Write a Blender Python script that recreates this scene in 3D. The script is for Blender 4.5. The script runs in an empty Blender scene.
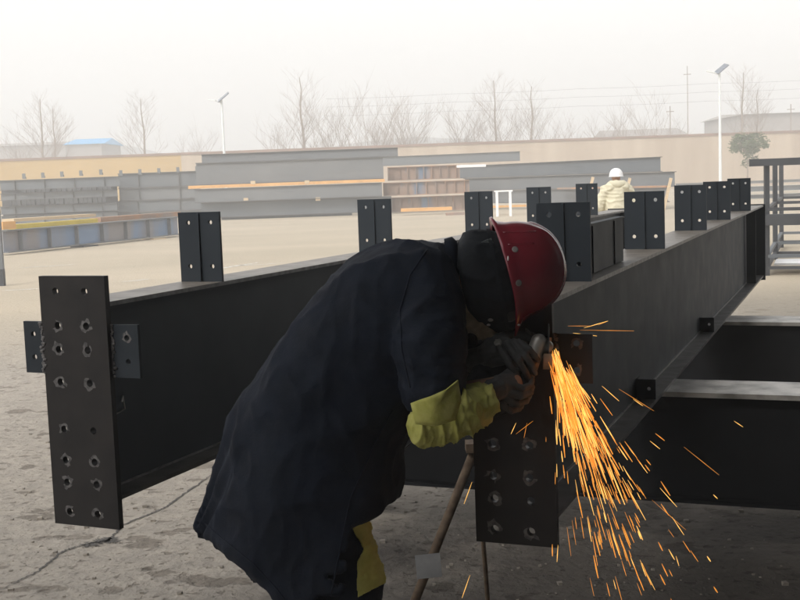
import bpy, bmesh, math, random
from math import sin, cos, radians as R, pi, sqrt, atan2
from mathutils import Vector, Matrix, noise

scene = bpy.context.scene
# ------------------------------------------------------------------ camera
CAM_H = 1.7
FPX, PITCH, ROLL = 1175.4, R(5.911), R(2.076)
cd = bpy.data.cameras.new('camera'); cam = bpy.data.objects.new('camera', cd)
scene.collection.objects.link(cam); scene.camera = cam
cd.sensor_width = 36.0; cd.sensor_fit = 'HORIZONTAL'; cd.lens = 36.0 * FPX / 800.0
cd.clip_start = 0.05; cd.clip_end = 5000
F_ = Vector((0, cos(PITCH), -sin(PITCH))); U_ = Vector((0, sin(PITCH), cos(PITCH))); R_ = Vector((1, 0, 0))
cr, sr = cos(ROLL), sin(ROLL)
RX = R_ * cr - U_ * sr; UX = R_ * sr + U_ * cr
cam.matrix_world = Matrix(((RX.x, UX.x, -F_.x, 0), (RX.y, UX.y, -F_.y, 0), (RX.z, UX.z, -F_.z, CAM_H), (0, 0, 0, 1)))

# ------------------------------------------------------------------ sky, sun, exposure
SUN_EL, SUN_AZ = R(40), R(215)          # azimuth clockwise from +Y: the sun stands behind the camera, to the left
w = bpy.data.worlds.new('World'); scene.world = w; w.use_nodes = True
nt = w.node_tree; bg = nt.nodes['Background']
sky = nt.nodes.new('ShaderNodeTexSky'); sky.sky_type = 'NISHITA'; sky.sun_disc = False
sky.sun_elevation = SUN_EL; sky.sun_rotation = SUN_AZ; sky.air_density = 1.2; sky.dust_density = 2.5; sky.ozone_density = 1.0
hs = nt.nodes.new('ShaderNodeHueSaturation'); hs.inputs['Saturation'].default_value = 0.1
nt.links.new(sky.outputs[0], hs.inputs['Color']); nt.links.new(hs.outputs[0], bg.inputs[0])
bg.inputs[1].default_value = 0.15
sd = bpy.data.lights.new('sun', 'SUN'); sun = bpy.data.objects.new('sun', sd); scene.collection.objects.link(sun)
sd.energy = 0.95; sd.angle = R(12); sd.color = (1.0, 0.94, 0.85)
SD = Vector((sin(SUN_AZ) * cos(SUN_EL), cos(SUN_AZ) * cos(SUN_EL), sin(SUN_EL)))
sun.rotation_euler = SD.to_track_quat('Z', 'Y').to_euler()
vs = scene.view_settings
vs.view_transform = 'Standard'; vs.look = 'None'; vs.gamma = 1; vs.use_curve_mapping = False; vs.exposure = 0.97
scene.display_settings.display_device = 'sRGB'
scene.cycles.volume_step_rate = 4; scene.cycles.volume_max_steps = 64; scene.cycles.volume_bounces = 2

# ------------------------------------------------------------------ helpers
C = scene.collection
def ray(px, py):
    x, y = (px - 400) / FPX, (300 - py) / FPX
    return RX * x + UX * y + F_
def at(px, py, Y):
    d = ray(px, py); return Vector((0, 0, CAM_H)) + d * (Y / d.y)
def gnd(px, py, z=0):
    d = ray(px, py); return Vector((0, 0, CAM_H)) + d * ((z - CAM_H) / d.z)
def zat(px, py, Y): return at(px, py, Y).z
def gx(px, Y):                       # ground position under an image column at distance Y
    p = at(px, 178, Y)
    for _ in range(4):
        q = at(px, 178, Y)
        # the column is tilted by the roll: find the row where z = 0
        d0 = at(px, 100, Y); d1 = at(px, 500, Y); t = d0.z / (d0.z - d1.z)
        p = d0.lerp(d1, t)
    return Vector((p.x, Y, 0))
def tag(o, label=None, cat=None, group=None, kind=None):
    if label: o['label'] = label
    if cat: o['category'] = cat
    if group: o['group'] = group
    if kind: o['kind'] = kind
    return o
def root(name, loc, label, cat, group=None, rz=0):
    o = bpy.data.objects.new(name, None); C.objects.link(o); o.location = loc; o.rotation_euler = (0, 0, rz)
    o.empty_display_size = .1
    return tag(o, label, cat, group)
def link(name, bm, mats, parent=None, smooth=False, local=False):
    me = bpy.data.meshes.new(name)
    if isinstance(bm, bmesh.types.BMesh):
        bmesh.ops.recalc_face_normals(bm, faces=bm.faces); bm.to_mesh(me); bm.free()
    else: me = bm; me.name = name
    o = bpy.data.objects.new(name, me); C.objects.link(o)
    for m in (mats if isinstance(mats, (list, tuple)) else [mats]): me.materials.append(m)
    if smooth:
        for p in me.polygons: p.use_smooth = True
    if parent:
        o.parent = parent
        if not local:                # mesh given in world space
            p = parent; M = Matrix.Identity(4)
            while p:
                M = (Matrix.Translation(p.location) @ p.rotation_euler.to_matrix().to_4x4()) @ M; p = p.parent
            me.transform(M.inverted())
    return o
def B(): return bmesh.new()
def frame(axis):
    a = Vector(axis).normalized(); u = a.cross(Vector((0, 0, 1)) if abs(a.z) < .9 else Vector((1, 0, 0))).normalized()
    return a, u, a.cross(u).normalized()
def box(bm, c, s, M=None, mi=0):
    vs_ = []
    for z in (-1, 1):
        for x, y in ((-1, -1), (1, -1), (1, 1), (-1, 1)):
            p = Vector((c[0] + x * s[0] / 2, c[1] + y * s[1] / 2, c[2] + z * s[2] / 2))
            vs_.append(bm.verts.new(M @ p if M else p))
    for f in ((0, 3, 2, 1), (4, 5, 6, 7), (0, 1, 5, 4), (1, 2, 6, 5), (2, 3, 7, 6), (3, 0, 4, 7)):
        bm.faces.new([vs_[i] for i in f]).material_index = mi
def bar(bm, a, b, wx, wz, mi=0, up=(0, 0, 1)):   # rectangular bar between two points
    a, b = Vector(a), Vector(b); d = (b - a).normalized(); s = d.cross(Vector(up)).normalized(); u = s.cross(d)
    q = [bm.verts.new(p + s * x * wx / 2 + u * y * wz / 2) for p in (a, b) for x, y in ((-1, -1), (1, -1), (1, 1), (-1, 1))]
    for f in ((3, 2, 1, 0), (4, 5, 6, 7), (0, 1, 5, 4), (1, 2, 6, 5), (2, 3, 7, 6), (3, 0, 4, 7)):
        bm.faces.new([q[i] for i in f]).material_index = mi
def tube(bm, pts, rs, n=10, mi=0, cap=True, flat=1.0, u0=None):
    pts = [Vector(p) for p in pts]; rings = []
    if not isinstance(rs, (list, tuple)): rs = [rs] * len(pts)
    for i, p in enumerate(pts):
        d = pts[min(i + 1, len(pts) - 1)] - pts[max(i - 1, 0)]
        a, u, v = frame(d)
        if i and u.dot(pu) < 0: u, v = -u, -v
        if i:
            u = (pu - a * pu.dot(a)).normalized(); v = a.cross(u)
        elif u0: u = (Vector(u0) - a * Vector(u0).dot(a)).normalized(); v = a.cross(u)
        pu = u
        rings.append([bm.verts.new(p + (u * cos(2 * pi * k / n) + v * sin(2 * pi * k / n) * flat) * rs[i]) for k in range(n)])
    for A, D in zip(rings, rings[1:]):
        for k in range(n): bm.faces.new((A[k], A[(k + 1) % n], D[(k + 1) % n], D[k])).material_index = mi
    if cap and n > 2:
        bm.faces.new(rings[0][::-1]).material_index = mi; bm.faces.new(rings[-1]).material_index = mi
    return rings
def loft(bm, rings, cap=True, mi=0):
    rv = [[bm.verts.new(p) for p in r] for r in rings]; n = len(rv[0])
    for A, D in zip(rv, rv[1:]):
        for k in range(n): bm.faces.new((A[k], A[(k + 1) % n], D[(k + 1) % n], D[k])).material_index = mi
    if cap: bm.faces.new(rv[0][::-1]); bm.faces.new(rv[-1])
    return rv
def capsule(bm, a, b, ra, rb, n=12, squash=None):
    """tapered capsule with round ends"""
    a, b = Vector(a), Vector(b); d, u, v = frame(b - a); ring = []
    for k in range(4): t = pi / 2 * (1 - k / 4 * .96) ; ring.append((a - d * ra * sin(t), ra * cos(t)))
    for k in range(4): t = pi / 2 * ((k + 1) / 4 * .96); ring.append((b + d * rb * sin(t), rb * cos(t)))
    rr = []
    for p, r in ring: rr.append([p + (u * cos(2 * pi * j / n) + v * sin(2 * pi * j / n)) * max(r, 1e-4) for j in range(n)])
    loft(bm, rr)
def ellipsoid(bm, c, axes, n=16):
    """axes: three vectors"""
    c = Vector(c); A, Bx, Cx = [Vector(a) for a in axes]; rr = []
    for i in range(1, n):
        t = pi * i / n
        rr.append([c + Cx * -cos(t) + (A * cos(2 * pi * j / n) + Bx * sin(2 * pi * j / n)) * sin(t) for j in range(n)])
    loft(bm, rr)
def fuse(bm, voxel, smooth_it=2, factor=.5, wr=None):
    """union overlapping closed shapes into ONE continuous surface; optional wrinkle displacement"""
    me = bpy.data.meshes.new('tmp'); bmesh.ops.recalc_face_normals(bm, faces=bm.faces); bm.to_mesh(me); bm.free()
    o = bpy.data.objects.new('tmp', me); C.objects.link(o)
    m = o.modifiers.new('r', 'REMESH'); m.mode = 'VOXEL'; m.voxel_size = voxel
    if smooth_it:
        s = o.modifiers.new('s', 'SMOOTH'); s.iterations = smooth_it; s.factor = factor
    dg = bpy.context.evaluated_depsgraph_get(); dg.update()
    out = bpy.data.meshes.new_from_object(o.evaluated_get(dg))
    bpy.data.objects.remove(o); bpy.data.meshes.remove(me)
    if wr:
        nv = [v.normal.copy() for v in out.vertices]
        for v, n_ in zip(out.vertices, nv): v.co += n_ * wr(v.co.copy())
    for p in out.polygons: p.use_smooth = True
    return out

# ------------------------------------------------------------------ materials
def mat(name, col, rough=.6, var=.15, scale=6., bump=.0, bscale=None, metal=0., col2=None, thr=None, stretch=None, spec=.5, detail=6, rv=.13):
    m = bpy.data.materials.new(name); m.use_nodes = True; t = m.node_tree; p = t.nodes['Principled BSDF']
    p.inputs['Roughness'].default_value = rough; p.inputs['Metallic'].default_value = metal
    p.inputs['Specular IOR Level'].default_value = spec
    tc = t.nodes.new('ShaderNodeTexCoord'); mp = t.nodes.new('ShaderNodeMapping'); t.links.new(tc.outputs['Object'], mp.inputs[0])
    if stretch: mp.inputs['Scale'].default_value = stretch
    n = t.nodes.new('ShaderNodeTexNoise'); n.inputs['Scale'].default_value = scale; n.inputs['Detail'].default_value = detail
    t.links.new(mp.outputs[0], n.inputs['Vector'])
    r = t.nodes.new('ShaderNodeValToRGB'); t.links.new(n.outputs['Fac'], r.inputs[0])
    lo, hi = thr or (.3, .7); r.color_ramp.elements[0].position = lo; r.color_ramp.elements[1].position = hi
    c2 = col2 or tuple(min(1, c * (1 + var)) for c in col); c1 = col if col2 else tuple(c * (1 - var) for c in col)
    r.color_ramp.elements[0].color = (*c1, 1); r.color_ramp.elements[1].color = (*c2, 1)
    t.links.new(r.outputs[0], p.inputs['Base Color'])
    n2 = t.nodes.new('ShaderNodeTexNoise'); n2.inputs['Scale'].default_value = scale * 2.3; n2.inputs['Detail'].default_value = 4
    t.links.new(mp.outputs[0], n2.inputs['Vector'])
    mr = t.nodes.new('ShaderNodeMapRange'); mr.inputs[3].default_value = max(.05, rough - rv); mr.inputs[4].default_value = min(1, rough + rv)
    t.links.new(n2.outputs['Fac'], mr.inputs[0]); t.links.new(mr.outputs[0], p.inputs['Roughness'])
    if bump:
        b = t.nodes.new('ShaderNodeBump'); b.inputs['Strength'].default_value = 1; b.inputs['Distance'].default_value = bump
        n3 = t.nodes.new('ShaderNodeTexNoise'); n3.inputs['Scale'].default_value = bscale or scale * 4; n3.inputs['Detail'].default_value = 6
        t.links.new(mp.outputs[0], n3.inputs['Vector']); t.links.new(n3.outputs['Fac'], b.inputs['Height']); t.links.new(b.outputs[0], p.inputs['Normal'])
    return m
M = {}
M['black'] = mat('black_primer', (.019, .026, .034), .6, .12, 3, .0002, 25, spec=.3)
M['blackT'] = mat('dusty_sheen_primer', (.16, .14, .12), .42, .3, 9, .0006, 60, col2=(.27, .24, .21))  # dusty flange lightened; grazing sky sheen put into the colour
M['black_sheen'] = mat('black_primer_sheen', (.034, .043, .052), .5, .12, 3, .0002, 25, spec=.4)  # same primer lightened; sheen on the left web put into the colour
M['plate'] = mat('dusty_dark_plate', (.012, .0105, .0105), .5, .3, 9, .0006, 60, col2=(.024, .0195, .018), spec=.3)
M['grind'] = mat('ground_steel_halo', (.045, .042, .042), .5, .4, 70, .001, 120, col2=(.15, .14, .135), thr=(.35, .6))
M['bare'] = mat('bare_worn_steel', (.2, .19, .175), .4, .3, 8, .001, 40, col2=(.5, .48, .45), thr=(.35, .6), metal=.3)
M['edge'] = mat('worn_edge', (.14, .135, .13), .45, .3, 30, col2=(.3, .29, .28))
M['grey'] = mat('grey_primer', (.115, .125, .135), .6, .1, .5, col2=(.15, .155, .16))
M['grey2'] = mat('blue_grey_primer', (.085, .10, .115), .6, .1, .5, col2=(.12, .13, .14))
M['greyd'] = mat('dark_grey_steel', (.04, .043, .048), .6, .15, 2)
M['flg'] = mat('flange_grey', (.05, .055, .062), .7, .2, .9, col2=(.10, .095, .09))
M['rust'] = mat('rusty_steel', (.36, .19, .10), .8, .2, 1.2, col2=(.24, .18, .15), thr=(.4, .6))
M['rustblue'] = mat('rusty_blue_steel', (.27, .185, .14), .75, .2, .9, col2=(.13, .19, .28), thr=(.55, .66), stretch=(1, 1, .3))
M['bluepatch'] = mat('patchy_blue_paint', (.23, .215, .22), .75, .2, .45, col2=(.15, .22, .34), thr=(.45, .55), stretch=(1, 1, .3))
M['blue'] = mat('blue_painted', (.14, .24, .40), .6, .2, 2)
M['orange'] = mat('orange_primer', (.62, .34, .12), .7, .15, 2)
M['yellow'] = mat('yellow_paint', (.60, .45, .04), .6, .1, 2)
M['timber'] = mat('pale_timber', (.55, .42, .27), .8, .15, 6, stretch=(1, 8, 8))
M['ochre'] = mat('ochre_wall_paint', (.44, .29, .10), .9, .06, .4, stretch=(1, 1, .2))
M['peach'] = mat('peach_wall_render', (.355, .275, .20), .9, .1, .8, col2=(.46, .375, .285), stretch=(1, 1, .15))
M['cope'] = mat('brown_coping', (.22, .13, .10), .9, .2, 1)
M['lamp'] = mat('white_painted_pole', (.70, .72, .72), .5, .05, 3)
M['panel'] = mat('solar_cell', (.16, .18, .22), .3, .1, 3)
M['bark'] = mat('bare_bark', (.27, .21, .175), .9, .2, 3)
M['leaf'] = mat('green_leaf', (.06, .09, .03), .7, .3, 2, col2=(.10, .13, .05))
M['brush'] = mat('dry_brush', (.24, .18, .14), .9, .3, 1)
M['hill'] = mat('hill_scrub', (.10, .10, .09), .95, .2, .01)
M['field'] = mat('field_soil', (.2, .17, .13), .95, .2, .02)
M['bluer'] = mat('blue_roof_sheet', (.04, .38, .75), .6, .05, 1)
M['bwall'] = mat('far_building_render', (.30, .27, .25), .9, .1, .3)
M['shed'] = mat('shed_sheet', (.10, .11, .12), .8, .1, 1)
M['navy'] = mat('navy_cotton', (.0062, .0095, .018), .85, .25, 14, .0012, 160, spec=.2)
M['hood'] = mat('black_cap_cloth', (.007, .009, .012), .8, .2, 20, .001, 120, spec=.25)
M['skin'] = mat('skin', (.36, .20, .13), .55, .08, 30, .0003, 200)
M['hair'] = mat('black_hair', (.01, .009, .008), .6, .2, 60)
M['mask'] = mat('tan_cloth_mask', (.27, .20, .13), .9, .25, 40, .001, 150)
M['lime'] = mat('yellow_green_canvas', (.36, .35, .07), .8, .2, 30, .0015, 90, col2=(.50, .48, .14), thr=(.3, .7))
M['lime2'] = mat('brightened_patch_cloth', (.50, .48, .10), .8, .2, 30, .0015, 90, col2=(.66, .63, .18), thr=(.3, .7))  # canvas colour brightened to offset the coat's shade on the patch
M['wornspot'] = mat('worn_glove_spot', (.22, .21, .19), .8, .3, 60)
M['glove'] = mat('grey_work_glove', (.042, .043, .043), .85, .3, 35, .0008, 120, col2=(.08, .081, .08))
M['helmet'] = mat('dark_red_shell', (.15, .013, .024), .2, .15, 8, 0, rv=.02, col2=(.195, .020, .032))
M['rivet'] = mat('grey_rivet', (.2, .18, .17), .4, .2, 30)
M['tool'] = mat('worn_aluminium', (.42, .40, .36), .45, .3, 30, .0008, 80, metal=.5, col2=(.55, .52, .48))
M['toolb'] = mat('tool_body', (.05, .05, .048), .5, .3, 30, .001, 80, col2=(.16, .145, .125), thr=(.45, .7))
M['pole'] = mat('rusty_tube', (.08, .05, .03), .8, .3, 30, .001, 80, col2=(.20, .14, .09))
M['cream'] = mat('cream_padded_coat', (.60, .56, .42), .85, .06, 8, .01, 14)
M['white'] = mat('white_shell', (.78, .78, .78), .35, .02, 5)
M['boot'] = mat('black_boot', (.012, .011, .01), .6, .2, 20)
M['puddle'] = mat('pale_dust_line', (.62, .60, .55), .8, .2, 3)
def emis(name, col, s):
    m = bpy.data.materials.new(name); m.use_nodes = True; p = m.node_tree.nodes['Principled BSDF']
    p.inputs['Base Color'].default_value = (*col, 1); p.inputs['Emission Color'].default_value = (*col, 1); p.inputs['Emission Strength'].default_value = s
    return m
M['spark'] = emis('spark_orange', (1, .39, .06), .33); M['spark2'] = emis('spark_yellow', (1, .56, .14), .55)

def ground_mat():
    m = bpy.data.materials.new('rough_concrete'); m.use_nodes = True; t = m.node_tree; p = t.nodes['Principled BSDF']; N = t.nodes.new; L = t.links.new
    p.inputs['Roughness'].default_value = .85; p.inputs['Specular IOR Level'].default_value = .3
    tc = N('ShaderNodeTexCoord')
    def noi(s, d=6, st=None, rot=0):
        mp = N('ShaderNodeMapping'); L(tc.outputs['Object'], mp.inputs[0]); mp.inputs['Rotation'].default_value = (0, 0, rot)
        if st: mp.inputs['Scale'].default_value = st
        n = N('ShaderNodeTexNoise'); n.inputs['Scale'].default_value = s; n.inputs['Detail'].default_value = d; L(mp.outputs[0], n.inputs[0]); return n.outputs['Fac']
    def ramp(f, a, b, ca, cb):
        r = N('ShaderNodeValToRGB'); L(f, r.inputs[0]); r.color_ramp.elements[0].position = a; r.color_ramp.elements[1].position = b
        r.color_ramp.elements[0].color = (*ca, 1); r.color_ramp.elements[1].color = (*cb, 1); return r.outputs[0]
    def mul(a, b, f=1):
        x = N('ShaderNodeMixRGB'); x.blend_type = 'MULTIPLY'; x.inputs[0].default_value = f; L(a, x.inputs[1]); L(b, x.inputs[2]); return x.outputs[0]
    base = ramp(noi(.25, 5), .35, .65, (.38, .335, .275), (.45, .395, .325))
    fine = ramp(noi(9, 8), .35, .7, (.84, .84, .84), (1.06, 1.05, 1.04))
    pits = ramp(noi(3.1, 6, (1, 1.35, 1), .35), .37, .405, (.6, .58, .56), (1, 1, 1))
    pits2 = ramp(noi(11, 5, (1, 1.25, 1), .2), .345, .385, (.62, .6, .58), (1, 1, 1))
    pits3 = ramp(noi(30, 3), .36, .42, (.84, .83, .82), (1, 1, 1))
    c = mul(mul(mul(mul(base, fine), pits), pits2), pits3)
    # the flaked, darker slab near the work place against the paler yard further out
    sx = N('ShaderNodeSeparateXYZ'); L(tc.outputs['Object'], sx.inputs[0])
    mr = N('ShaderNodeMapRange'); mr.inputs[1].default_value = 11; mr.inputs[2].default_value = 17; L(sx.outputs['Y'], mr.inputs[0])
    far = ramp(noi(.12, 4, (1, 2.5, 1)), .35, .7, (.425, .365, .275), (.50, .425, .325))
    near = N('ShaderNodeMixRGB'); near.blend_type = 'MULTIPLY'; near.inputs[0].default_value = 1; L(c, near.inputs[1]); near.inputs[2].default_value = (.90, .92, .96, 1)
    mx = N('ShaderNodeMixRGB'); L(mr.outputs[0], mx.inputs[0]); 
    # shade under the girders painted into the slab as a dark patch
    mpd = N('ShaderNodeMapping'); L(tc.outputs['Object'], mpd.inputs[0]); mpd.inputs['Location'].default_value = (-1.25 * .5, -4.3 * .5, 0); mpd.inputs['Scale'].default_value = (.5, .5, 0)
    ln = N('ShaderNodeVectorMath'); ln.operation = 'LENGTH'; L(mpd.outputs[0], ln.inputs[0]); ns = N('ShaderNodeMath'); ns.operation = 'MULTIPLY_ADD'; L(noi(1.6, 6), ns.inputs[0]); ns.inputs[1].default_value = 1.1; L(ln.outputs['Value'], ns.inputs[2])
    painted_shade = ramp(ns.outputs[0], 1.05 / 1.0 if False else .0, 1, (1, 1, 1), (1, 1, 1)); dr = N('ShaderNodeMapRange'); dr.inputs[1].default_value = 1.15; dr.inputs[2].default_value = 1.75; L(ns.outputs[0], dr.inputs[0])
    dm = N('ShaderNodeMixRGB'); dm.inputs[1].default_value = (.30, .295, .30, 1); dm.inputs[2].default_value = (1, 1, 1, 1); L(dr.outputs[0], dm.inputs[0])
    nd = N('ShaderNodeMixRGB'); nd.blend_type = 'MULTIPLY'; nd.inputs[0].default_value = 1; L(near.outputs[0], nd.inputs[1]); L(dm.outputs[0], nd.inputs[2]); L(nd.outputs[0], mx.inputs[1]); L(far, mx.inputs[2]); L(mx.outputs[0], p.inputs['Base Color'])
    b = N('ShaderNodeBump'); b.inputs['Distance'].default_value = .02; b.inputs['Strength'].default_value = .8
    ad = N('ShaderNodeMath'); ad.operation = 'ADD'
    g1 = N('ShaderNodeRGBToBW'); L(mul(mul(pits, pits2), pits3), g1.inputs[0]); L(g1.outputs[0], ad.inputs[0]); L(noi(22, 8), ad.inputs[1]); L(ad.outputs[0], b.inputs['Height'])
    L(b.outputs[0], p.inputs['Normal'])
    return m
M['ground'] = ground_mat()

# ------------------------------------------------------------------ setting
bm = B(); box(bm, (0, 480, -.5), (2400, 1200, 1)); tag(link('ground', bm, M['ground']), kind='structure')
bm = B(); box(bm, (0, 1100, -.496), (2400, 2000, 1)); bm.verts.ensure_lookup_table()
for v in bm.verts:
    if v.co.y < 500: v.co.y = 104
tag(link('field', bm, M['field']), kind='structure')
# hills behind the yard
bm = B(); rows = []
for j in range(8):
    row = []
    for i in range(70):
        x = -700 + i * 16; t = j / 7
        h = 23 * sin(pi * min(1, t * 1.0) * .5 + 0) * (0.55 + .6 * noise.noise(Vector((x * .006, t * .8, 3)))) * (1 if x < -60 else max(0, 1 - (x + 60) / 330.)) + 3 * noise.noise(Vector((x * .03, t * 3, 0)))
        row.append(bm.verts.new((x * .46, 300 + t * 90, max(-.4, h))))
    rows.append(row)
for a, b in zip(rows, rows[1:]):
    for i in range(69): bm.faces.new((a[i], a[i + 1], b[i + 1], b[i]))
tag(link('hills', bm, M['hill'], smooth=True), kind='structure')
# unseen workshop roof above the work place, outline shaped to darken the right foreground
bm = B()
for i in range(22): box(bm, (8.5, -12 + i * 1.0, 6.3 + (.05 if i % 2 else 0)), (19, 1.0, .06))
for i in range(11): box(bm, (-6.5, -12 + i * 1.0, 7.2 + (.05 if i % 2 else 0)), (10.99, 1.0, .06))
for i in range(4): box(bm, (8.5, -11 + i * 6.2, 6.0), (19, .2, .4))
tag(link('workshop_roof', bm, M['shed']), kind='structure')
bm = B(); box(bm, (3, -12.2, 3.6), (30, .2, 7.2)); tag(link('sky_blocking_wall', bm, M['shed']), kind='structure')  # unseen rear wall added to block sky reflections
bm = B(); box(bm, (6.3, -2.75, 3.1), (.2, 18.5, 6.2)); tag(link('light_blocking_side_wall', bm, M['shed']), kind='structure')  # unseen wall added to cut light from the right
bm = B()
for x, y in ((-11.5, -1.8), (-11.5, -10)): box(bm, (x, y, 3.45), (.35, .35, 6.9))
tag(link('workshop_posts', bm, M['greyd']), kind='structure')
# crack in the slab
def ribbon(name, pts, wd, m, z=.004, jag=.5, seed=1, kind='structure'):
    rnd = random.Random(seed); bm = B(); P = []
    for (a, b) in zip(pts, pts[1:]):
        a, b = Vector(a), Vector(b)
        for k in range(28): P.append(a.lerp(b, k / 28))
    P.append(Vector(pts[-1])); pv = None
    for i, p in enumerate(P):
        d = (P[min(i + 1, len(P) - 1)] - P[max(i - 1, 0)]).normalized(); s = Vector((-d.y, d.x, 0))
        t = i / (len(P) - 1); w_ = wd * min(1, 6 * t + .1, 6 * (1 - t) + .1)
        o = s * rnd.uniform(-1, 1) * wd * jag
        q = [bm.verts.new((*(p + o + s * w_ * rnd.uniform(.3, 1))[:2], z)), bm.verts.new((*(p + o - s * w_ * rnd.uniform(.3, 1))[:2], z))]
        if pv: bm.faces.new((pv[0], q[0], q[1], pv[1]))
        pv = q
    return tag(link(name, bm, m), kind=kind)
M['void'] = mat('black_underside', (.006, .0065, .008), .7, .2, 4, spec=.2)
M['crack'] = mat('crack_dirt', (.07, .065, .06), .95, .3, 30, .01, 60, col2=(.13, .12, .11))
ribbon('ground_crack', [gnd(*p) for p in ((-10, 596), (38, 572), (62, 552), (80, 546), (108, 541), (124, 525), (165, 508), (205, 480), (235, 455))], .009, M['crack'], seed=3, jag=.8)
ribbon('ground_crack', [gnd(*p) for p in ((84, 548), (96, 543), (108, 540), (118, 543))], .05, M['crack'], seed=5, jag=.5)
for a, b, k in (((195, 272), (262, 262), 1), ((228, 266), (285, 263), 2), ((18, 268), (78, 264), 3), ((0, 291), (62, 287), 4), ((120, 282), (150, 279), 5)):
    ribbon('ground_line', [gnd(*a), gnd((a[0] + b[0]) / 2, (a[1] + b[1]) / 2 + .4), gnd(*b)], .07, M['puddle'], seed=k)

rnd = random.Random(33); bm = B()
for k in range(900):
    Y_ = rnd.uniform(2.9, 9) ; X_ = rnd.uniform(-.42, .42) * Y_; sz = rnd.choice((.003, .004, .005, .007, .011)) * rnd.uniform(.7, 1.4)
    c = Vector((X_, Y_, sz * .3)); vv = [bm.verts.new(c + Vector((rnd.uniform(.5, 1) * x, rnd.uniform(.5, 1) * y, rnd.uniform(.3, .7) * z)) * sz) for x in (-1, 1) for y in (-1, 1) for z in (-1, 1)]
    for f in ((0, 1, 3, 2), (4, 6, 7, 5), (0, 4, 5, 1), (2, 3, 7, 6), (1, 5, 7, 3), (0, 2, 6, 4)): bm.faces.new([vv[i] for i in f])
M['chip'] = mat('concrete_chip', (.22, .2, .17), .9, .3, 5, col2=(.36, .32, .27)); tag(link('gravel_chips', bm, M['chip']), 'small concrete chips scattered over the rough slab', 'gravel', kind='stuff')

# ------------------------------------------------------------------ perimeter wall
WY = 100.0
def wallrun(name, x0, x1, m, label):
    a, b = gx(x0, WY), gx(x1, WY); top = 4.33
    r_ = root(name, (a + b) / 2, label, 'wall')
    bm = B(); box(bm, ((a.x + b.x) / 2, WY, top / 2), (b.x - a.x, .3, top)); link('wall_face', bm, m, r_)
    bm = B(); box(bm, ((a.x + b.x) / 2, WY, top + .09), (b.x - a.x, .5, .18)); link('coping', bm, M['cope'], r_)
wallrun('boundary_wall', -120, 184, M['ochre'], 'ochre painted boundary wall behind the grey beam stack at left')
wallrun('boundary_wall', 184.05, 1000, M['peach'], 'long peach rendered boundary wall with brown coping and dark stains')

# ------------------------------------------------------------------ the two big plate girders
def plate_bm(outline, holes, thick, halo=None, n=16, rnd=None):
    """flat plate in local XZ (front face at y=0, back at y=+thick), real bolt holes"""
    bm = B(); edges = []
    def loop(ps):
        vv = [bm.verts.new((x, 0, z)) for x, z in ps]; return [bm.edges.new((vv[i], vv[(i + 1) % len(vv)])) for i in range(len(vv))]
    edges += loop(outline)
    for (hx, hz, hr) in holes:
        edges += loop([(hx + hr * cos(2 * pi * k / n), hz + hr * sin(2 * pi * k / n)) for k in range(n)])
    bmesh.ops.triangle_fill(bm, use_beauty=True, use_dissolve=False, edges=edges)
    # drop faces that fill the holes
    for f in list(bm.faces):
        c = f.calc_center_median()
        if any((c.x - hx) ** 2 + (c.z - hz) ** 2 < (hr * .75) ** 2 and all((v.co.x - hx) ** 2 + (v.co.z - hz) ** 2 < (hr * 1.05) ** 2 for v in f.verts) for hx, hz, hr in holes):
            bm.faces.remove(f)
    g = bmesh.ops.extrude_face_region(bm, geom=list(bm.faces))
    for v in g['geom']:
        if isinstance(v, bmesh.types.BMVert): v.co.y += thick
    if halo:
        for hx, hz, hr in holes:
            if rnd.random() > halo: continue
            k0 = rnd.uniform(0, 6); span = rnd.uniform(.65, 1) * 2 * pi; st = 18; pv = None
            ox, oz = rnd.uniform(-.003, .003), rnd.uniform(-.003, .003)
            for k in range(st + 1):
                a = k0 + span * k / st; ro = hr * (1.75 + .8 * noise.noise(Vector((hx * 40 + cos(a) * 1.3, hz * 40 + sin(a) * 1.3, 0)))) ; ri = hr * 1.02
                if rnd.random() < .12: ro *= 1.25
                q = [bm.verts.new((hx + cos(a) * ri, -.0012, hz + sin(a) * ri)), bm.verts.new((hx + ox + cos(a) * ro, -.0012, hz + oz + sin(a) * ro))]
                if pv: bm.faces.new((pv[0], q[0], q[1], pv[1])).material_index = 1
                pv = q
    return bm
def rect(x0, x1, z0, z1): return [(x0, z0), (x1, z0), (x1, z1), (x0, z1)]
BEAM_TOP, BD, FW, BW, BH = 1.35, .631, .182, .175, .254
def bracket(parent, t, big=False):
    """bolted connection plate with a welded gusset fin, standing on the top flange"""
    rnd = random.Random(int(t * 100))
    bm = plate_bm(rect(-BW, 0, 0, BH), [(-BW * .76, BH * .85, .0085), (-BW * .22, BH * .85, .0085), (-BW * .76, BH * .22, .0085), (-BW * .22, BH * .22, .0085)], .012)
    q = link('bracket', bm, M['black'], parent, local=True); q.location = (0, t, BEAM_TOP)
    bm = B(); vv = []
    for x in (-BW * .5 - .004, -BW * .5 + .004):
        vv.append([bm.verts.new((x, y, z)) for y, z in ((-.0005, 0.0005), (-.011, 0.0005), (-.010, .02), (-.006, BH - .006), (-.0005, BH - .003))])
    bm.faces.new(vv[0]); bm.faces.new(vv[1][::-1])
    for k in range(5): bm.faces.new((vv[0][k], vv[0][(k + 1) % 5], vv[1][(k + 1) % 5], vv[1][k]))
    link('gusset', bm, M['black'], q, local=True)
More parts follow.
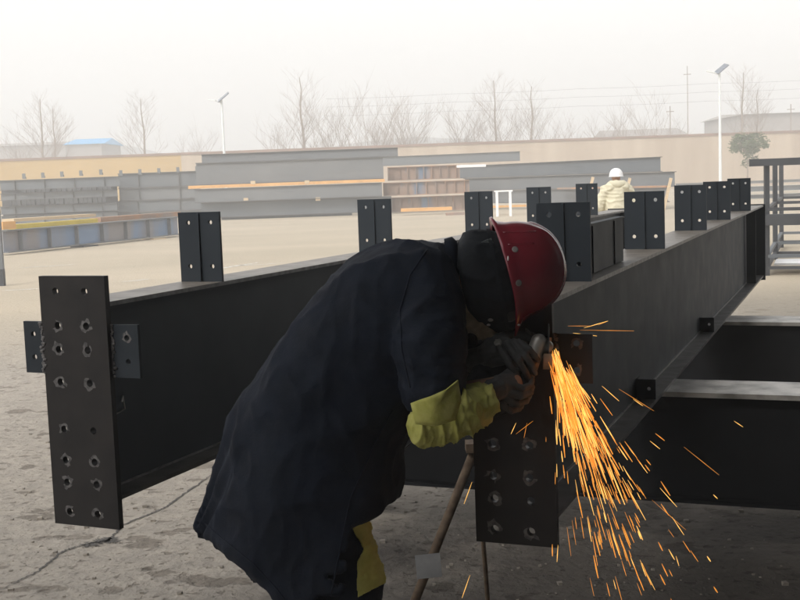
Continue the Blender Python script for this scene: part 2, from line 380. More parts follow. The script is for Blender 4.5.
def big_beam(loc, az, L, pw, ptop, pbot, ts, clips, label, wings, seed, far_plate=False, webm='black'):
    r_ = root('plate_girder', Vector((loc[0], loc[1], 0)), label, 'steel beam', 'black steel girders being finished', rz=-az)
    tf, tw = .014, .010; Z0 = BEAM_TOP - BD
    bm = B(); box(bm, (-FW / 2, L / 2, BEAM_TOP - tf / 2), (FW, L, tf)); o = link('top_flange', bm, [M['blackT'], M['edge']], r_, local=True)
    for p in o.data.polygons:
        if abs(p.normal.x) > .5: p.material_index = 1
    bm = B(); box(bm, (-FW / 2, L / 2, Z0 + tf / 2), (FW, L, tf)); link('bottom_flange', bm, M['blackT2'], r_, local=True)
    bm = B(); box(bm, (-FW / 2, L / 2, (Z0 + BEAM_TOP) / 2), (tw, L, BD - 2 * tf)); link('web', bm, M[webm], r_, local=True)
    bm = B(); bar(bm, (-FW / 2 + tw / 2 + .003, .002, Z0 + tf + .003), (-FW / 2 + tw / 2 + .003, L, Z0 + tf + .003), .007, .007); link('weld_seam', bm, M['edge'], r_, local=True)
    rnd = random.Random(seed); H = BD + ptop + pbot; zt = BEAM_TOP + ptop
    holes = []
    for f_ in (.06, .195, .29, .42, .61, .735, .825, .945):
        for cx in (-.255, .19): holes.append((-FW / 2 + cx * pw + rnd.uniform(-.002, .002), zt - f_ * H, .0115))
    bm = plate_bm(rect(-FW / 2 - pw / 2, -FW / 2 + pw / 2, zt - H, zt), holes, .022, .92, 18, rnd)
    o = link('end_plate', bm, [M['plate'], M['grind']], r_, local=True); o.location = (0, -.0225, 0)
    for s, (wz0, wz1, wl) in wings:
        x0 = -FW / 2 + s * pw / 2; x1 = x0 + s * wl; a, b = min(x0, x1), max(x0, x1)
        zc = (wz0 + wz1) / 2
        bm = plate_bm(rect(a + .001, b - .001, wz0, wz1), [(x0 + s * wl * .58, zc + .042, .009), (x0 + s * wl * .58, zc - .032, .009)], .012, .75 if s > 0 else 0, 14, rnd)
        o = link('side_plate', bm, [M['black'], M['grind']], r_, local=True); o.location = (0, -.004, 0)
        bm = B()
        for k in range(26):
            z = wz0 + (wz1 - wz0) * (k + .5) / 26; rr_ = rnd.uniform(.003, .0065); ellipsoid(bm, (x0 + s * rnd.uniform(-.004, .008), -.0225 - (.0 if s < 0 else -.017), z), (Vector((rr_ * rnd.uniform(1, 1.8), 0, 0)), Vector((0, .003, 0)), Vector((0, 0, rr_))), 6)
        link('weld_bead', bm, M['grind'], r_, smooth=True, local=True)
    for t in ts: bracket(r_, t)
    for t in clips:
        bm = plate_bm(rect(-.085, -.002, Z0 + tf, Z0 + tf + .085), [(-.03, Z0 + tf + .045, .008)], .01)
        box(bm, (-.082, .045, Z0 + tf + .0425), (.006, .07, .085))
        o = link('clip', bm, M['black'], r_, local=True); o.location = (0, t, 0)
    for t in ((L - .75,) if far_plate else ()):
        bm = B(); box(bm, (-.043, t, (Z0 + BEAM_TOP) / 2), (.075, .012, BD - 2 * tf - .001)); link('stiffener', bm, M['black'], r_, local=True)
    bm = B(); box(bm, (-FW / 2, L + .008, (Z0 + BEAM_TOP) / 2 - .01), (FW + .03, .016, BD + .04)); link('end_plate', bm, M['black'], r_, local=True)
    return r_
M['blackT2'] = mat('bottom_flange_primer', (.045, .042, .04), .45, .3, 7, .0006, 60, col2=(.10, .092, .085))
aR, aL = R(21.536), R(23.524)
TR_ = (.598, 2.113, 3.621, 4.91, 6.432); TL_ = (.701, 2.235, 3.74, 4.995, 6.328)
right_girder = big_beam((.393, 3.182), aR, 7.709, .234, .05, .048, TR_, (1.83, 3.95), 'black girder whose near end the crouched grinder works on, right of the worker',
         [(1, (1.13, 1.265, .105)), (-1, (1.13, 1.265, .105))], 7, True)
left_girder = big_beam((-.922, 3.608), aL, 7.5, .25, .086, .077, TL_, (), 'black girder at left with a tall drilled end plate and two side plates',
         [(-1, (1.125, 1.29, .09)), (1, (1.12, 1.285, .10))], 11, webm='black_sheen')
# short cross stub standing on the right girder behind its first bracket
bm = B()
box(bm, (-FW / 2 + .03, 1.05, BEAM_TOP + .085), (.02, .74, .165)); box(bm, (-FW / 2 + .03, 1.05, BEAM_TOP + .171), (.034, .75, .006))
for y in (.86, 1.24): box(bm, (-FW / 2 + .0425, y, BEAM_TOP + .085), (.004, .006, .160))
link('stub_beam', bm, M['black'], right_girder, local=True)
# bent wire hook hanging on left girder
bm = B(); tube(bm, [(.01, .06, 1.03), (.0, .08, 1.045), (-.01, .1, 1.0), (-.03, .07, .985)], .003, 6); link('wire_hook', bm, M['bare'], left_girder, local=True)

# cross girders the two girders rest on
def cross_girder(P, s0, s1, label):
    d = Vector((cos(R(21.2)), -sin(R(21.2)), 0)); P = Vector(P)
    top = BEAM_TOP - BD - .001; H = .50; wd = .33
    r_ = root('support_girder', P, label, 'steel beam', 'dark girders lying crosswise under the work')
    a, b = P + d * s0, P + d * s1; n = Vector((-d.y, d.x, 0)) * wd / 2
    up = Vector((0, 0, 1))
    bm = B(); bar(bm, a + n + up * (top - .011), b + n + up * (top - .011), wd, .022); link('top_flange', bm, M['bare'], r_)
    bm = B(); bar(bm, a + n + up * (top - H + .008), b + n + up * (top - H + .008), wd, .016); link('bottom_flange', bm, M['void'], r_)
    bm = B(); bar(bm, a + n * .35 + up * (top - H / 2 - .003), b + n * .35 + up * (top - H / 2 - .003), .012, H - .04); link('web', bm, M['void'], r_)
    return r_, a + n, b + n
for P, s0, s1, lab, k in (((1.16, 5.13, 0), -2.0, 2.6, 'nearer dark cross girder with a worn shiny top, right of the sparks', 0), ((2.3, 7.32, 0), -2.9, 2.2, 'farther dark cross girder under the far half of the right girder', 1)):
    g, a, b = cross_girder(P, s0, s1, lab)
    for q, nm in ((.04, 'left'), (.9, 'right')):
        c = a.lerp(b, q); bm = B(); box(bm, (0, 0, .107), (.3, .5, .214)); bmesh.ops.bevel(bm, geom=bm.edges[:], offset=.01, segments=1)
        o = link('bearer_block', bm, M['greyd']); o.location = c; o.rotation_euler = (0, 0, -R(21))
        tag(o, 'dark bearer block under the %s end of the %s dark cross girder' % (nm, ('nearer', 'farther')[k]), 'block', 'bearer blocks under the cross girders')

# ------------------------------------------------------------------ background beam stacks
def ibeam(name, A, Bp, z0, z1, fw, m, label, group, stiff=0, parts=None, end=True, mf=None, fl=None):
    A, Bp = Vector(A), Vector(Bp); A.z = Bp.z = 0; L = (Bp - A).length; az = atan2(Bp.y - A.y, Bp.x - A.x)
    r_ = root(name, (A.x, A.y, z0), label, 'steel beam', group, rz=az); H = z1 - z0; tf = max(.03, H * .05)
    bm = B(); box(bm, (L / 2, 0, H - tf / 2), (L, fw, tf)); box(bm, (L / 2, 0, tf / 2), (L, fw, tf)); link('flange', bm, mf or m, r_, local=True)
    bm = B(); box(bm, (L / 2, 0, H / 2), (L, .02, H - 2 * tf)); link('web', bm, m, r_, local=True)
    if stiff:
        for i in range(stiff):
            bm = B(); box(bm, (L * (i + .5) / stiff, -fw * .22 - .006, H / 2), (.03, fw * .44, H - 2 * tf - .002)); link('stiffener', bm, mf or m, r_, local=True)
    return r_
def zr(px, yt, yb, Y): return zat(px, yb, Y), zat(px, yt, Y)
def hb(px, Y): return gx(px, Y)
G1 = 'long grey beams in the middle stack'
for (x0, x1, yt, yb, Y, m, lab) in (
    (199, 385, 159.2, 182.2, 57, 'grey', 'thick grey beam of the middle stack, above the orange line'),
    (196, 383, 185.4, 199.3, 56.6, 'grey', 'middle stack grey beam right below the orange line'),
    (202, 392, 199.4, 214.8, 57, 'grey2', 'lowest grey beam of the middle stack, on dark bearers'),
    (205, 400, 151, 160, 59, 'grey', 'shallow pale beam lying on top of the middle stack')):
    z0, z1 = zr(300, yt, yb, Y); ibeam('stacked_beam', hb(x0, Y), hb(x1, Y), z0, z1, .24, M[m], lab, G1, mf=M['flg'])
def slab(name, x0, x1, yt, yb, Y, th, m, label, cat, group=None, Y2=None):
    xm = (x0 + x1) / 2; Y2 = Y2 or Y; z0, z1 = zr(xm, yt, yb, (Y + Y2) / 2); a, b = hb(x0, Y), hb(x1, Y2); bm = B()
    bar(bm, a + Vector((0, 0, (z0 + z1) / 2)), b + Vector((0, 0, (z0 + z1) / 2)), th, z1 - z0); o = link(name, bm, m); tag(o, label, cat, group)
    c = (a + b) / 2; o.data.transform(Matrix.Translation(-c)); o.location = c; return o
slab('orange_flange_bar', 191, 386, 182.3, 185.3, 56.8, .5, M['orange'], 'long orange primed flat bar lying between two middle stack layers', 'steel bar')
for i, (x, y) in enumerate(((253, 182.6), (307, 182.1), (246, 199.6), (318, 199))):
    p = at(x, y, 56.6); bm = B(); box(bm, (0, 0, 0), (.22, .14, .16)); o = link('spacer_block', bm, M['timber']); o.location = p
    tag(o, '%s pale spacer block in the %s gap of the middle stack' % (('left', 'right')[i % 2], ('upper', 'lower')[i // 2]), 'block', 'spacer blocks in the middle stack')
slab('bearer_beam', 222, 352, 215.2, 219.3, 57.3, .4, M['greyd'], 'dark bearer beam on the ground under the middle stack', 'steel beam')
o = slab('timber_bearer', 348, 358, 216, 220, 56.7, .3, M['timber'], 'short reddish timber bearer end at the foot of the middle stack', 'timber')
# rusty girders right of the middle stack
for i, (x0, x1, yt, yb, Y) in enumerate(((389, 461, 165.8, 179.4, 58), (384, 470, 181.2, 194.4, 57.6), (391, 466, 196.3, 211, 58))):
    z0, z1 = zr(430, yt, yb, Y)
    ibeam('rusty_beam', hb(x0, Y), hb(x1, Y), z0, z1, .34, M['rustblue'], ('top', 'middle', 'bottom')[i] + ' one of three short rusty beams with blue patches', 'rusty stiffened beams beside the middle stack', stiff=9, mf=M['rust'])
slab('orange_bar_bundle', 401, 452, 207.6, 210.8, 54, .5, M['orange'], 'orange bar lying on the ground before the rusty beams', 'steel bar')
slab('scrap_pile', 446, 464, 212.5, 216.5, 52, .8, M['rust'], 'small brown scrap piece on the bright yard ground', 'scrap')
# right hand stack, coming nearer to the right
G2 = 'long grey beams behind the far worker'
def row(x0, Y0, x1, Y1, z0, z1, m, lab, stiff=0): ibeam('stacked_beam', hb(x0, Y0), hb(x1, Y1), z0, z1, .24, M[m], lab, G2, stiff, mf=M['flg'])
z0, z1 = zr(480, 153, 162.4, 75); row(290, 78, 521, 74, z0, z1, 'grey2', 'grey beam ending above the white bar, farthest of the right stack')
row(452, 63, 661, 51, 1.575, 2.22, 'grey2', 'uppermost grey beam behind the white helmeted worker')
row(466, 61, 675, 49.5, .935, 1.57, 'grey', 'second grey beam down behind the white helmeted worker')
row(470, 60, 668, 49.5, .3, .93, 'grey', 'lowest grey beam behind the white helmeted worker')
slab('white_bar', 458, 487, 164.6, 167.2, 57, .3, M['white'], 'short white bar lying on the right stack by the rusty beams', 'steel bar')
slab('rusty_strip', 560, 668, 186.5, 188.3, 54, .3, M['rust'], 'rusty strip lying between the lower beams of the right stack', 'steel bar', Y2=48.5)
slab('orange_strip', 492, 526, 205.2, 207.2, 50, .4, M['orange'], 'orange strip on the ground beside the white trestle', 'steel bar')
# little white trestle
p0 = gx(504, 48); t_ = root('white_trestle', p0, 'small white trestle frame standing before the right stack', 'trestle')
bm = B()
for dx in (-.27, .27): box(bm, (p0.x + dx, 48, .5), (.1, .1, 1.0))
link('leg', bm, M['white'], t_)
bm = B(); box(bm, (p0.x, 48, 1.03), (.75, .1, .06)); link('top_rail', bm, M['white'], t_)
for i, (x0, y0, x1, y1, Y) in enumerate(((663, 206, 671, 178, 44), (625, 190, 630, 178, 46), (589, 187, 593, 177, 46))):
    a, b = at(x0, y0 + 6, Y), at(x1, y1, Y); bm = B(); bar(bm, a, b, .1, .1); o = link('timber_stick', bm, M['timber'])
    c = a.copy(); o.data.transform(Matrix.Translation(-c)); o.location = c
    tag(o, ('pale timber stick leaning right of the far worker', 'short pale timber stick just right of the far worker', 'short pale stick left of the far worker')[i], 'timber', 'timber sticks leaning on the right stack')
# low beams near the right lamp
for i, (x0, x1, yt, yb, Y) in enumerate(((676, 900, 181.5, 184, 85), (680, 900, 187, 192, 72), (740, 900, 196, 203, 60))):
    z0, z1 = zr(740, yt, yb, Y); z0 = max(.02, z0); ibeam('low_beam', hb(x0, Y), hb(x1, Y), z0, max(z1, z0 + .2), .3, M[('grey', 'grey2', 'grey')[i]], ('farthest', 'middle', 'nearest')[i] + ' low grey beam lying near the right lamp post', 'low grey beams by the right lamp')

# left stack with dark stub rows
G3 = 'grey beams in the left stack'; Y = 62
for i, (x0, x1, yt, yb, Y) in enumerate(((3, 122, 178.4, 188.6, 62), (3, 119, 191.5, 198.6, 62), (2, 118, 204.5, 212.6, 62), (2, 118, 214, 224, 62), (121, 202, 172.2, 187, 63), (121, 202, 187, 199.5, 63), (118, 202, 199.5, 211.2, 63), (118, 202, 211.2, 224, 63))):
    z0, z1 = zr(60 if i < 4 else 160, yt, yb, Y) if i < 4 else zr(160, yt, yb, Y)
    ibeam('stacked_beam', hb(x0, Y), hb(x1, Y), max(.05, z0), z1, .3, M['grey' if i % 2 else 'grey2'], ('top', 'second', 'third', 'lowest')[i % 4] + ' grey beam in the ' + ('far left stack with dark stubs' if i < 4 else 'plain part of the left stack'), G3, stiff=2 if i >= 4 else 4, mf=M['flg'])
rnd = random.Random(4)
z0, z1 = zr(60, 179.5, 223, 63); bm = B(); a, b = hb(4, 62.5), hb(119, 62.5); bar(bm, a + Vector((0, 0, (z0 + z1) / 2)), b + Vector((0, 0, (z0 + z1) / 2)), .1, z1 - z0 - .3)
o = link('gap_backing_sheet', bm, M['greyd']); tag(o, 'dark sheet added behind the gaps of the far left stack', 'steel beam')  # dark sheet added to shut off light showing through the gaps
for rw, (yt, yb, sx) in enumerate(((188.6, 191.5, 27), (198.8, 204, 12))):
    n = 0; x = sx
    while x < (108 if rw == 0 else 106):
        for k in range(3):
            xx = x + k * 4.4; zz0, zz1 = zr(60, yt, yb, 61.8); p = gx(xx, 61.8)
            bm = B(); box(bm, (0, 0, (zz1 - zz0) / 2), (.2, .25, zz1 - zz0 - .01)); box(bm, (0, 0, (zz1 - zz0) - .04), (.26, .2, .03)); o = link('stub', bm, M['greyd']); o.location = (p.x, 61.8, zz0 + .005)
            tag(o, 'dark steel stub in the %s gap of the left stack' % ('upper', 'lower')[rw], 'steel stub', 'dark stubs in the %s gap' % ('upper', 'lower')[rw])
        x += 15.2 if rw == 0 else 14.2
for i in range(8):
    p = gx(23 + i * 19.2, 61.5); z_ = zat(23 + i * 19.2, (176.5 - i * .55) + 5, 61.5) if False else None
for i, x in enumerate((24, 43, 62, 81, 101, 121, 140, 159, 178, 197)):
    yb = 177.6 - .054 * (x - 43) + (.3 if x < 118 else 2.2); a = at(x, yb, 62); bm = B(); box(bm, (0, 0, .14), (.16, .05, .28)); box(bm, (0, .08, .05), (.16, .12, .1)); o = link('top_bracket', bm, M['grey']); o.location = a
    tag(o, 'small grey bracket standing on top of the left stack, %s from its left end' % ('first', 'second', 'third', 'fourth', 'fifth', 'sixth', 'seventh', 'eighth', 'ninth', 'tenth')[i], 'bracket', 'small brackets on the left stack')
# blue and rusty girder lying in front at left
A_, B_ = gx(4, 32.0), gx(178, 40.2)
z1 = zat(15, 229.5, 32.4)
ibeam('blue_beam', A_, B_, .06, z1, .3, M['bluepatch'], 'low girder with blue and rust patched web across the left yard', None, stiff=7, mf=M['grey'])
slab('yellow_box_beam', 14, 96, 221.4, 226.0, 33, .25, M['yellow'], 'yellow painted beam lying on the blue girder', 'steel beam', None, 36.6)
slab('orange_block', 1, 14, 221.5, 229.2, 32, .3, M['orange'], 'pale orange block at the left end of the blue girder', 'block', None, 32.4)
slab('timber_plank', 10, 92, 216.3, 219.2, 35, .5, M['timber'], 'pale plank lying above the yellow beam', 'timber', None, 38)
slab('rusty_flange', 97, 177, 214.5, 219.2, 37, .4, M['rust'], 'rust red flange piece lying on right half of the blue girder', 'steel beam', None, 41)
slab('timber_bearer', 148, 160, 238.5, 241, 38.4, .6, M['timber'], 'yellowish timber bearer under the right part of the blue girder', 'timber', None, 38.8)
slab('timber_bearer', 77, 92, 245.2, 247.4, 35, .5, M['greyd'], 'dark bearer under the middle of the blue girder', 'timber', None, 35.6)
# post at the left border
p = gx(2.5, 21.5); r_ = root('steel_post', p, 'grey steel post with dark foot at the left border', 'post')
bm = B(); box(bm, (p.x, p.y, 1.06), (.09, .09, 1.5)); link('post_shaft', bm, M['grey'], r_)
bm = B(); box(bm, (p.x - .015, p.y, .155), (.12, .12, .31)); link('post_foot', bm, M['greyd'], r_)
bm = B(); box(bm, (p.x - .02, p.y, 2.02), (.05, .06, .42)); link('post_tip', bm, M['orange'], r_)

# ------------------------------------------------------------------ rack at the right
az = R(20); d = Vector((sin(az), cos(az), 0)); wv = Vector((cos(az), -sin(az), 0))
P0 = gx(767, 18.1); P0 = gx(767, 18.1)
r_ = root('steel_rack', P0, 'two tier open steel rack beyond the right girder', 'rack', None)
for s in (0, 3.2, 6.4):
    for q in (0, 3.0):
        p = P0 + d * s + wv * q; bm = B(); box(bm, (p.x, p.y, .85), (.07, .07, 1.7)); link('post', bm, M['greyd'], r_)
for z, m in ((.12, 'greyd'), (.30, 'grey2'), (1.02, 'greyd')):
    for (a, b) in ((P0, P0 + d * 6.4), (P0 + wv * 3, P0 + wv * 3 + d * 6.4), (P0, P0 + wv * 3), (P0 + d * 3.2, P0 + d * 3.2 + wv * 3), (P0 + d * 6.4, P0 + d * 6.4 + wv * 3)):
        bm = B(); bar(bm, a + Vector((0, 0, z)), b + Vector((0, 0, z)), .06, .05); link('rail', bm, M[m], r_)
for z, h_ in ((.86, .17), (1.74, .11)):
    bm = B(); bar(bm, P0 + wv * -.25 + Vector((0, 0, z)) - d * .02, P0 + wv * 3.2 + Vector((0, 0, z)) - d * .02, .12, h_); link('cross_beam', bm, M['greyd'], r_)
bm = B(); bar(bm, P0 + wv * .1 + d * .6 + Vector((0, 0, .16)), P0 + wv * 2.9 + d * .6 + Vector((0, 0, .16)), .9, .03); link('base_tray', bm, M['white'], r_)

# ------------------------------------------------------------------ lamps, poles, trees, buildings
def lamp(px, Y, topy, label, flip):
    p = gx(px, Y); ztop = zat(px, topy, Y); r_ = root('solar_street_lamp', p, label, 'street lamp', 'solar street lamps')
    bm = B(); tube(bm, [(p.x, Y, 0), (p.x, Y, ztop)], [.085, .06], 10); link('pole', bm, M['lamp'], r_)
    bm = B(); Mx = Matrix.Translation((p.x + .1, Y, ztop + .16)) @ Matrix.Rotation(R(-38), 4, 'Y') @ Matrix.Rotation(R(16), 4, 'X'); box(bm, (0, 0, 0), (.72, .55, .04), Mx); link('solar_panel', bm, M['panel'], r_)
    bm = B(); tube(bm, [(p.x, Y, ztop - .12), (p.x - .45, Y - .1, ztop + .02)], [.04, .03], 6); Mx = Matrix.Translation((p.x - .5, Y - .1, ztop + .03)) @ Matrix.Rotation(R(12), 4, 'Y'); box(bm, (0, 0, 0), (.4, .16, .07), Mx); link('lamp_head', bm, M['lamp'], r_)
lamp(227.5, 62, 100, 'white solar street lamp behind the middle stack at left', 0)
lamp(720.5, 62, 72, 'white solar street lamp beside the small green tree', 0)

def grow(bm, p, d, L, r, depth, rnd, mi=0, spread=.5, up=.15, kids=4):
    n = 3; pts = [p]; rs = [r]; q = p.copy(); dd = d.copy()
    for k in range(n):
        dd = (dd + Vector((rnd.uniform(-.12, .12), rnd.uniform(-.12, .12), up * .4))).normalized(); q = q + dd * L / n; pts.append(q.copy()); rs.append(r * (1 - .6 * (k + 1) / n))
    tube(bm, pts, [q_ * .68 for q_ in rs], 5 if depth > 2 else 3, mi, cap=False)
    if depth <= 0: return
    for k in range(kids):
        t = rnd.uniform(.3, 1); i = min(n - 1, int(t * n)); pp = pts[i].lerp(pts[i + 1], t * n - i)
        a = rnd.uniform(0, 2 * pi); side = Vector((cos(a), sin(a), 0)); nd = (d * (1 - spread) + side * spread + Vector((0, 0, up))).normalized()
        grow(bm, pp, nd, L * rnd.uniform(.45, .7), r * .5, depth - 1, rnd, mi, spread, up, kids)
def bare_proto(seed, kind):
    rnd = random.Random(seed); bmT, bmC = B(), B()
    if kind == 'tall':
        H = 10.0; pts = [Vector((0, 0, 0))]
        for k in range(10): pts.append(pts[-1] + Vector((rnd.uniform(-.1, .1), rnd.uniform(-.1, .1), 1)))
        tube(bmT, pts, [.16 * (1 - k / 11) + .015 for k in range(11)], 6)
        for k in range(26):
            t = rnd.uniform(.18, .98); i = min(9, int(t * 10)); p = pts[i].lerp(pts[i + 1], t * 10 - i); a = rnd.uniform(0, 2 * pi)
            nd = Vector((cos(a) * .95, sin(a) * .95, 1)).normalized(); grow(bmC, p, nd, (1.15 - t) * 3.6 + .5, .035 * (1.3 - t), 2, rnd, kids=4, spread=.42, up=.15)
    else:
        for k in range(5):
            a = rnd.uniform(0, 2 * pi); nd = Vector((cos(a) * .45, sin(a) * .45, 1)).normalized(); grow(bmT, Vector((rnd.uniform(-.2, .2), rnd.uniform(-.2, .2), 0)), nd, 3.6, .09, 0, rnd, up=.2)
            grow(bmC, Vector((0, 0, .2)), nd, 4.8, .055, 3, rnd, kids=4, spread=.45, up=.2)
        for k in range(8):
            a = rnd.uniform(0, 2 * pi); nd = Vector((cos(a) * .7, sin(a) * .7, 1)).normalized(); grow(bmC, Vector((0, 0, .3)), nd, 3.2, .04, 3, rnd, kids=4, spread=.42, up=.25)
    me1, me2 = bpy.data.meshes.new('trunk'), bpy.data.meshes.new('crown'); bmT.to_mesh(me1); bmC.to_mesh(me2); bmT.free(); bmC.free()
    me1.materials.append(M['bark']); me2.materials.append(M['bark']); return me1, me2
protos = {('tall', s): bare_proto(s, 'tall') for s in (1, 2)}; protos.update({('bush', s): bare_proto(s, 'bush') for s in (5, 6, 7)})
def place_tree(kind, s, px, Y, topy, label, group, wide=1.0, rz=0.):
    p = gx(px, Y); h = zat(px, topy, Y); k = h / (10.6 if kind == 'tall' else 7.6)
    r_ = root('bare_tree', p, label, 'tree', group, rz)
    for nm, me in zip(('trunk', 'crown'), protos[(kind, s)]):
        o = bpy.data.objects.new(nm, me); C.objects.link(o); o.parent = r_; o.scale = (k * wide, k * wide, k)
trees = [('tall', 1, 47, 112, 92, 'tall thin bare tree left of the blue roof'), ('tall', 2, 58, 116, 102, 'bare tree standing close to the leftmost tall tree'),
 ('tall', 2, 149, 112, 92, 'tall thin bare tree between the blue roof and left lamp'),
 ('tall', 1, 306, 110, 70, 'tallest bare tree with full twiggy crown above the middle stack'), ('bush', 5, 342, 110, 96, 'leaning bare tree just right of the tallest one'),
 ('bush', 6, 372, 108, 93, 'broad bare tree above the rusty beams'), ('bush', 7, 414, 112, 100, 'bushy bare tree above the white bar'),
 ('bush', 5, 452, 112, 104, 'dense bare bush left of the red helmet'), ('tall', 2, 498, 114, 74, 'slim upright bare tree above the red helmet'),
 ('bush', 7, 478, 110, 108, 'low bare tree beneath the slim upright one'), ('tall', 1, 533, 112, 80, 'bare tree with open crown right of the red helmet'),
 ('bush', 6, 560, 114, 112, 'small bare tree right of the open crowned one'), ('bush', 5, 590, 116, 118, 'small bare tree left above the far worker'),
 ('bush', 6, 636, 108, 98, 'wide spreading bare tree above the far worker'), ('tall', 2, 741, 116, 66, 'tall bare tree directly right of the right lamp'),
 ('tall', 1, 757, 118, 84, 'thin bare tree before the grey far building'), ('bush', 7, 520, 116, 115, 'bare bush in front of the open crowned tree'),
 ('bush', 5, 397, 116, 108, 'bare bush between the broad and the bushy tree'), ('bush', 7, 668, 118, 122, 'low bare bush beside the thin utility pole'), ('bush', 6, 198, 118, 132, 'low bare bush left of the left lamp'),
 ('bush', 7, 290, 116, 122, 'low bare bush left of the tallest tree'), ('bush', 5, 20, 120, 135, 'low bare bush at the far left border')]
for i, (k, s, px, Y, ty, lab) in enumerate(trees): place_tree(k, s, px, Y, ty, lab, 'bare trees beyond the boundary wall', (1.05 if k == 'tall' else 1.0), i * 1.3)
# small evergreen in front of the wall
p = gx(747, 80); r_ = root('green_tree', p, 'small round green tree before the wall beside the right lamp', 'tree')
rnd = random.Random(9); bm = B(); zc = zat(747, 146, 80); tube(bm, [(p.x, 80, 0), (p.x + .05, 80, 1.2), (p.x, 80, zc)], [.07, .05, .03], 6)
for k in range(7):
    a = k * .9; tube(bm, [(p.x, 80, zc - .9 + k * .1), (p.x + cos(a) * .8, 80 + sin(a) * .8, zc + .1 + .1 * k)], [.03, .01], 4)
link('trunk', bm, M['bark'], r_); bm = B()
cl = [(Vector((rnd.gauss(0, .58), rnd.gauss(0, .55), rnd.gauss(0, .5))), rnd.uniform(.22, .42)) for _ in range(34)]
for c, rr in cl:
    for k in range(95):
        v = Vector((rnd.gauss(0, 1), rnd.gauss(0, 1), rnd.gauss(0, 1))).normalized() * rr * rnd.uniform(.4, 1.1); q = Vector((p.x, 80, zc)) + c + v
        a, u, v2 = frame((rnd.uniform(-1, 1), rnd.uniform(-1, 1), rnd.uniform(-1, 1))); s = rnd.uniform(.05, .10)
        bm.faces.new([bm.verts.new(q + u * s), bm.verts.new(q + v2 * s * .6), bm.verts.new(q - u * s), bm.verts.new(q - v2 * s * .6)])
link('crown', bm, M['leaf'], r_)
# brush mass along the wall
rnd = random.Random(21); bm = B()
for k in range(1500):
    px = rnd.uniform(330, 760) if rnd.random() < .8 else rnd.uniform(0, 330); Y = rnd.uniform(103, 135); p = gx(px, Y); h = rnd.uniform(1.8, 4.7) * (1 if px > 330 else .8); lean = Vector((rnd.uniform(-.5, .5), rnd.uniform(-.4, .4), h))
    tube(bm, [p, p + lean * .6, p + lean + Vector((rnd.uniform(-.5, .5), 0, 0))], [.03, .022, .006], 3, cap=False)
tag(link('dry_brush', bm, M['brush']), 'dry reddish brush growing behind the peach wall', 'brush', kind='stuff')
def pole_(px, Y, ty, label, r0=.08):
    p = gx(px, Y); z = zat(px, ty, Y); r_ = root('utility_pole', p, label, 'utility pole', 'utility poles beyond the wall')
    bm = B(); tube(bm, [(p.x, Y, 0), (p.x, Y, z)], [r0, r0 * .6], 8); link('pole', bm, M['bark'], r_)
    bm = B(); box(bm, (p.x, Y, z * .93), (.8, .07, .07)); link('cross_arm', bm, M['bark'], r_); return Vector((p.x, Y, z * .93))
pa = pole_(671, 125, 106, 'short dark utility pole left of the right lamp'); pb = pole_(688.5, 130, 66, 'tall thin utility pole close left of the right lamp', .06); pc = pole_(791, 125, 104, 'utility pole at the right border above the building')
for i, (z, lab) in enumerate(((10.4, 'uppermost power line above the peach wall'), (9.6, 'middle power line above the peach wall'), (8.7, 'lowest power line above the peach wall'))):
    a, b = gx(330, 127 + i), gx(840, 124 + i); pts = []
    for k in range(41): t = k / 40; q = a.lerp(b, t); q.z = z - .08 * (4 * ((t * 4) % 1) * (1 - (t * 4) % 1)); pts.append(q)
    bm = B(); tube(bm, pts, .009, 4); tag(link('power_line', bm, M['greyd']), lab, 'power line', 'power lines')
def building(px0, px1, Y, ty, roofm, label, name, roofh=.8, dep=14, wins=0):
    a, b = gx(px0, Y), gx(px1, Y); h = zat((px0 + px1) / 2, ty, Y); r_ = root(name, (a + b) / 2, label, 'building')
    xc = (a.x + b.x) / 2; wx = b.x - a.x
    bm = B(); box(bm, (xc, Y + dep / 2, (h - roofh) / 2), (wx, dep, h - roofh)); link('wall', bm, M['bwall'], r_)
    bm = B(); Mx = Matrix.Identity(4); vv = [bm.verts.new(q) for q in ((a.x - .5, Y - .5, h - roofh), (b.x + .5, Y - .5, h - roofh), (b.x + .5, Y + dep + .5, h - roofh), (a.x - .5, Y + dep + .5, h - roofh), (a.x - .2, Y + dep / 2, h), (b.x + .2, Y + dep / 2, h))]
    for f in ((0, 1, 5, 4), (1, 2, 5), (2, 3, 4, 5), (3, 0, 4), (3, 2, 1, 0)): bm.faces.new([vv[i] for i in f])
    link('roof', bm, roofm, r_)
    for k in range(wins):
        x = a.x + wx * (k + .5) / wins; bm = B(); box(bm, (x, Y - .03, h * .55), (wx / wins * .45, .06, h * .22)); link('window', bm, M['greyd'], r_)
building(70, 105, 175, 137.2, M['bluer'], 'low hall with bright blue roof in the far haze', 'hall', 1.0, 12, 0)
building(-20, 69, 190, 140.5, M['bwall'], 'long low grey hall left of the blue roof', 'hall', .8, 20, 6)
building(746, 860, 150, 108.5, M['bwall'], 'grey brown flat building above the wall at right', 'building', .5, 20, 5)
building(612, 690, 165, 127, M['bwall'], 'low building with shallow gable behind the wide bare tree', 'building', 1.6, 16, 4)
